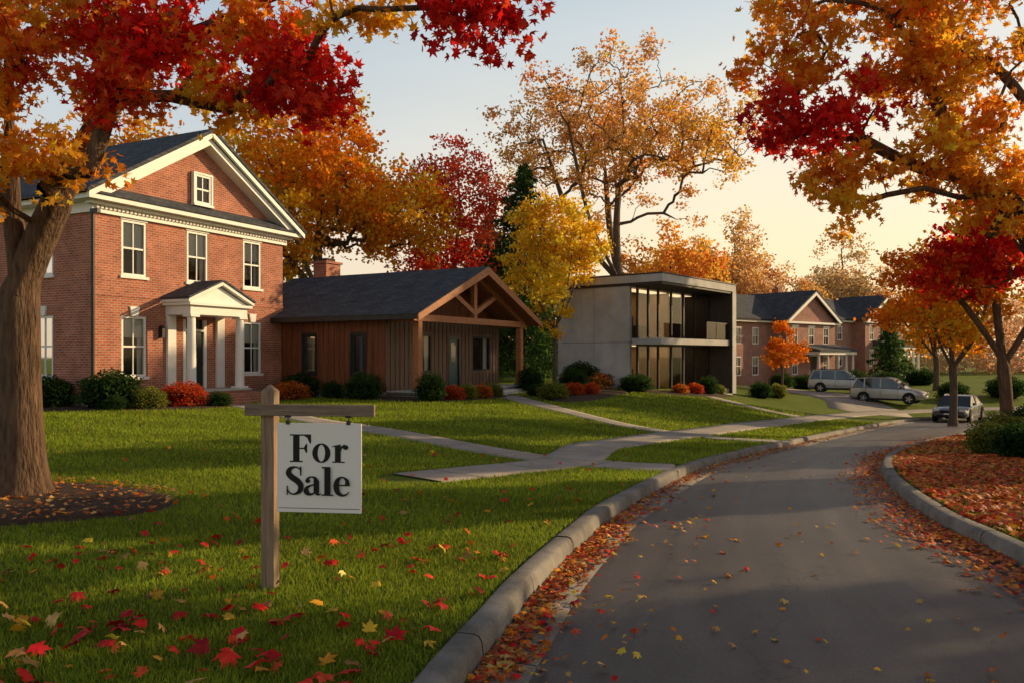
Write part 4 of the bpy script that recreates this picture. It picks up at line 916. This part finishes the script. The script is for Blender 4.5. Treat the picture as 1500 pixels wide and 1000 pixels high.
# ---------------------------------------------------------------- fallen leaves
LP=[];LR=[];LS=[];LCc=[]
def addl(P,z,s,pal,tilt=.3,jit=.2):
    n=len(P); LP.append(np.column_stack([P,z+rng.uniform(.004,.02,n)])); LR.append(flatrot(n,tilt)); LS.append(s); LCc.append(pick(pal,n,jit))
def flush(name,T,F,k=.9):
    V,Fc,C=inst(T,F,np.vstack(LP),np.vstack(LR),np.concatenate(LS),np.vstack(LCc)*k); mesh_np(name,V,Fc,M['litter'],cols=C)
    LP.clear();LR.clear();LS.clear();LCc.clear()
def regs(n,x0,x1,y0,y1): return np.stack([rng.uniform(x0,x1,n),rng.uniform(y0,y1,n)],1)
P=np.vstack([regs(240,-5.5,1,3.6,7.2),regs(150,-8,2,6.5,10),regs(50,-10,3,10,16)]); z,l,_,dl,_,_,_=terr(P); k=l&(dl>.05); P=P[k];z=z[k]
addl(P,z+.03,rng.uniform(.035,.085,len(P)),['red','red','red','crimson','orange','gold','brown'],.5,.28)
P=regs(110,-4,0,3.7,5.4); z,l,_,dl,_,_,_=terr(P); k=l&(dl>.1); P=P[k];z=z[k]; addl(P,z+.035,rng.uniform(.06,.11,len(P)),['red','red','crimson','gold','brown'],.5,.28)
def along(C,Nn,n,imin,imax,lo,off,pal,smin,smax,dz):
    i=rng.integers(imin,imax,n); t=rng.uniform(0,1,n); c=C[i]*(1-t)[:,None]+C[i+1]*t[:,None]; P=c[:,:2]+Nn[i]*(lo+off)[:,None]; addl(P,c[:,2]+dz,rng.uniform(smin,smax,n),pal,.35)
n=1000; along(LC,LN,n,16*2+8,16*6,.2,np.abs(rng.normal(0,.13,n)),['red','orange','rust','rust','brown'],.03,.065,-.108)
n=800; along(LC,LN,n,16*5,16*8,.2,np.abs(rng.normal(0,.14,n)),['red','orange','brown','rust','rust'],.03,.055,-.11)
n=200; along(LC,LN,n,16*3-8,16*9,.35,np.abs(rng.normal(0,.8,n)),['brown','orange','gold','red'],.025,.055,-.095)
n=70; along(RC,RN,n,16*3,16*9,.6,rng.uniform(0,2.6,n),['brown','orange','gold'],.025,.055,-.085)
flush('fallen_leaves',MT,MF)
P=regs(1500,-8,-3.4,7.4,10.9); k=inpoly(P,BED0); P=P[k]; addl(P,terr(P)[0]+.07,rng.uniform(.03,.06,len(P)),['brown','rust','orange'],.35)
n=1000; along(LC,LN,n,16*8,16*12,.19,np.abs(rng.normal(0,.16,n)),['orange','brown','rust'],.03,.055,-.1)
n=3600; along(RC,RN,n,16*4,16*11,.19,np.abs(rng.normal(0,.28,n)),['litter','orange'],.028,.055,-.1)
P=np.vstack([regs(20000,4.4,11,6,16),regs(17000,7,19,14,27)]); z,_,rt,_,dr_,_,_=terr(P); k=rt&(dr_>.03)&(rng.uniform(0,1,len(P))<np.exp(-(dr_/7)**2)+.05); P=P[k];z=z[k]
addl(P,z+.028,rng.uniform(.045,.08,len(P)),['litter','litter','orange'],.45)
flush('leaf_litter',M5,F5)

# ---------------------------------------------------------------- light, sky, camera
el=math.radians(17.5); az=math.atan2(.93,.37)
d=Vector((math.sin(az)*math.cos(el),math.cos(az)*math.cos(el),math.sin(el)))
sl=bpy.data.lights.new('sun','SUN'); sl.energy=5.0; sl.angle=math.radians(.5); sl.color=(1,.72,.38)
so_=bpy.data.objects.new('sun',sl); so_.rotation_euler=d.to_track_quat('Z','Y').to_euler(); so_.location=(40,20,30); COL.objects.link(so_)
w=bpy.data.worlds.new('World'); scene.world=w; w.use_nodes=True; nt=w.node_tree; bg=nt.nodes['Background']; L=nt.links.new
sk=nt.nodes.new('ShaderNodeTexSky'); sk.sky_type='NISHITA'; sk.sun_disc=False; sk.sun_elevation=el; sk.sun_rotation=az; sk.dust_density=3.0; sk.ozone_density=1.2; sk.air_density=1.0
tc=nt.nodes.new('ShaderNodeTexCoord'); sp=nt.nodes.new('ShaderNodeSeparateXYZ'); L(tc.outputs['Generated'],sp.inputs[0])
elr=ramp(nt,sp.outputs['Z'],[(0.0,(.92,.92,.92)),(.2,(.90,.90,.90)),(.42,(.86,.86,.86)),(1,(.9,.9,.9))])
hw_=ramp(nt,sp.outputs['Z'],[(0.0,(9.0,6.2,3.2)),(.13,(8.6,6.8,4.3)),(.26,(7.0,6.5,5.4)),(.42,(4.9,5.5,5.7)),(.55,(.9,1.1,1.4)),(1,(.5,.65,.95))])
hb_=ramp(nt,sp.outputs['Z'],[(0.0,(7.0,5.4,3.6)),(.13,(6.4,5.7,4.8)),(.26,(4.9,5.3,5.4)),(.42,(3.5,4.4,5.1)),(.55,(.9,1.2,1.6)),(1,(.5,.65,.95))])
dt=nt.nodes.new('ShaderNodeVectorMath'); dt.operation='DOT_PRODUCT'; L(tc.outputs['Generated'],dt.inputs[0]); dt.inputs[1].default_value=(math.sin(az),math.cos(az),0)
fr_=ramp(nt,dt.outputs['Value'],[(.0,(0,0,0)),(.58,(1,1,1))])
hc=nt.nodes.new('ShaderNodeMix'); hc.data_type='RGBA'; L(fr_,hc.inputs[0]); L(hb_,hc.inputs[6]); L(hw_,hc.inputs[7])
nz=nt.nodes.new('ShaderNodeTexNoise'); nz.inputs['Scale'].default_value=2.2; nz.inputs['Detail'].default_value=6; mpn=nt.nodes.new('ShaderNodeMapping'); mpn.inputs['Scale'].default_value=(1,1,3.5); L(tc.outputs['Generated'],mpn.inputs[0]); L(mpn.outputs[0],nz.inputs['Vector'])
cr=ramp(nt,nz.outputs[0],[(.35,(.90,.90,.90)),(.7,(1.06,1.06,1.06))])
ml=nt.nodes.new('ShaderNodeMath'); ml.operation='MULTIPLY'; L(elr,ml.inputs[0]); L(cr,ml.inputs[1])
mx=nt.nodes.new('ShaderNodeMix'); mx.data_type='RGBA'; L(ml.outputs[0],mx.inputs[0]); L(sk.outputs[0],mx.inputs[6]); L(hc.outputs[2],mx.inputs[7])
L(mx.outputs[2],bg.inputs[0]); bg.inputs[1].default_value=.14
cam=bpy.data.cameras.new('camera'); cam.lens=28; cam.sensor_width=36; cam.shift_y=.0133; cam.clip_end=3000
co=bpy.data.objects.new('camera',cam); co.location=(0,0,1.7); co.rotation_euler=(math.pi/2,0,0); COL.objects.link(co); scene.camera=co
scene.view_settings.view_transform='Standard'; scene.view_settings.look='None'; scene.view_settings.exposure=0
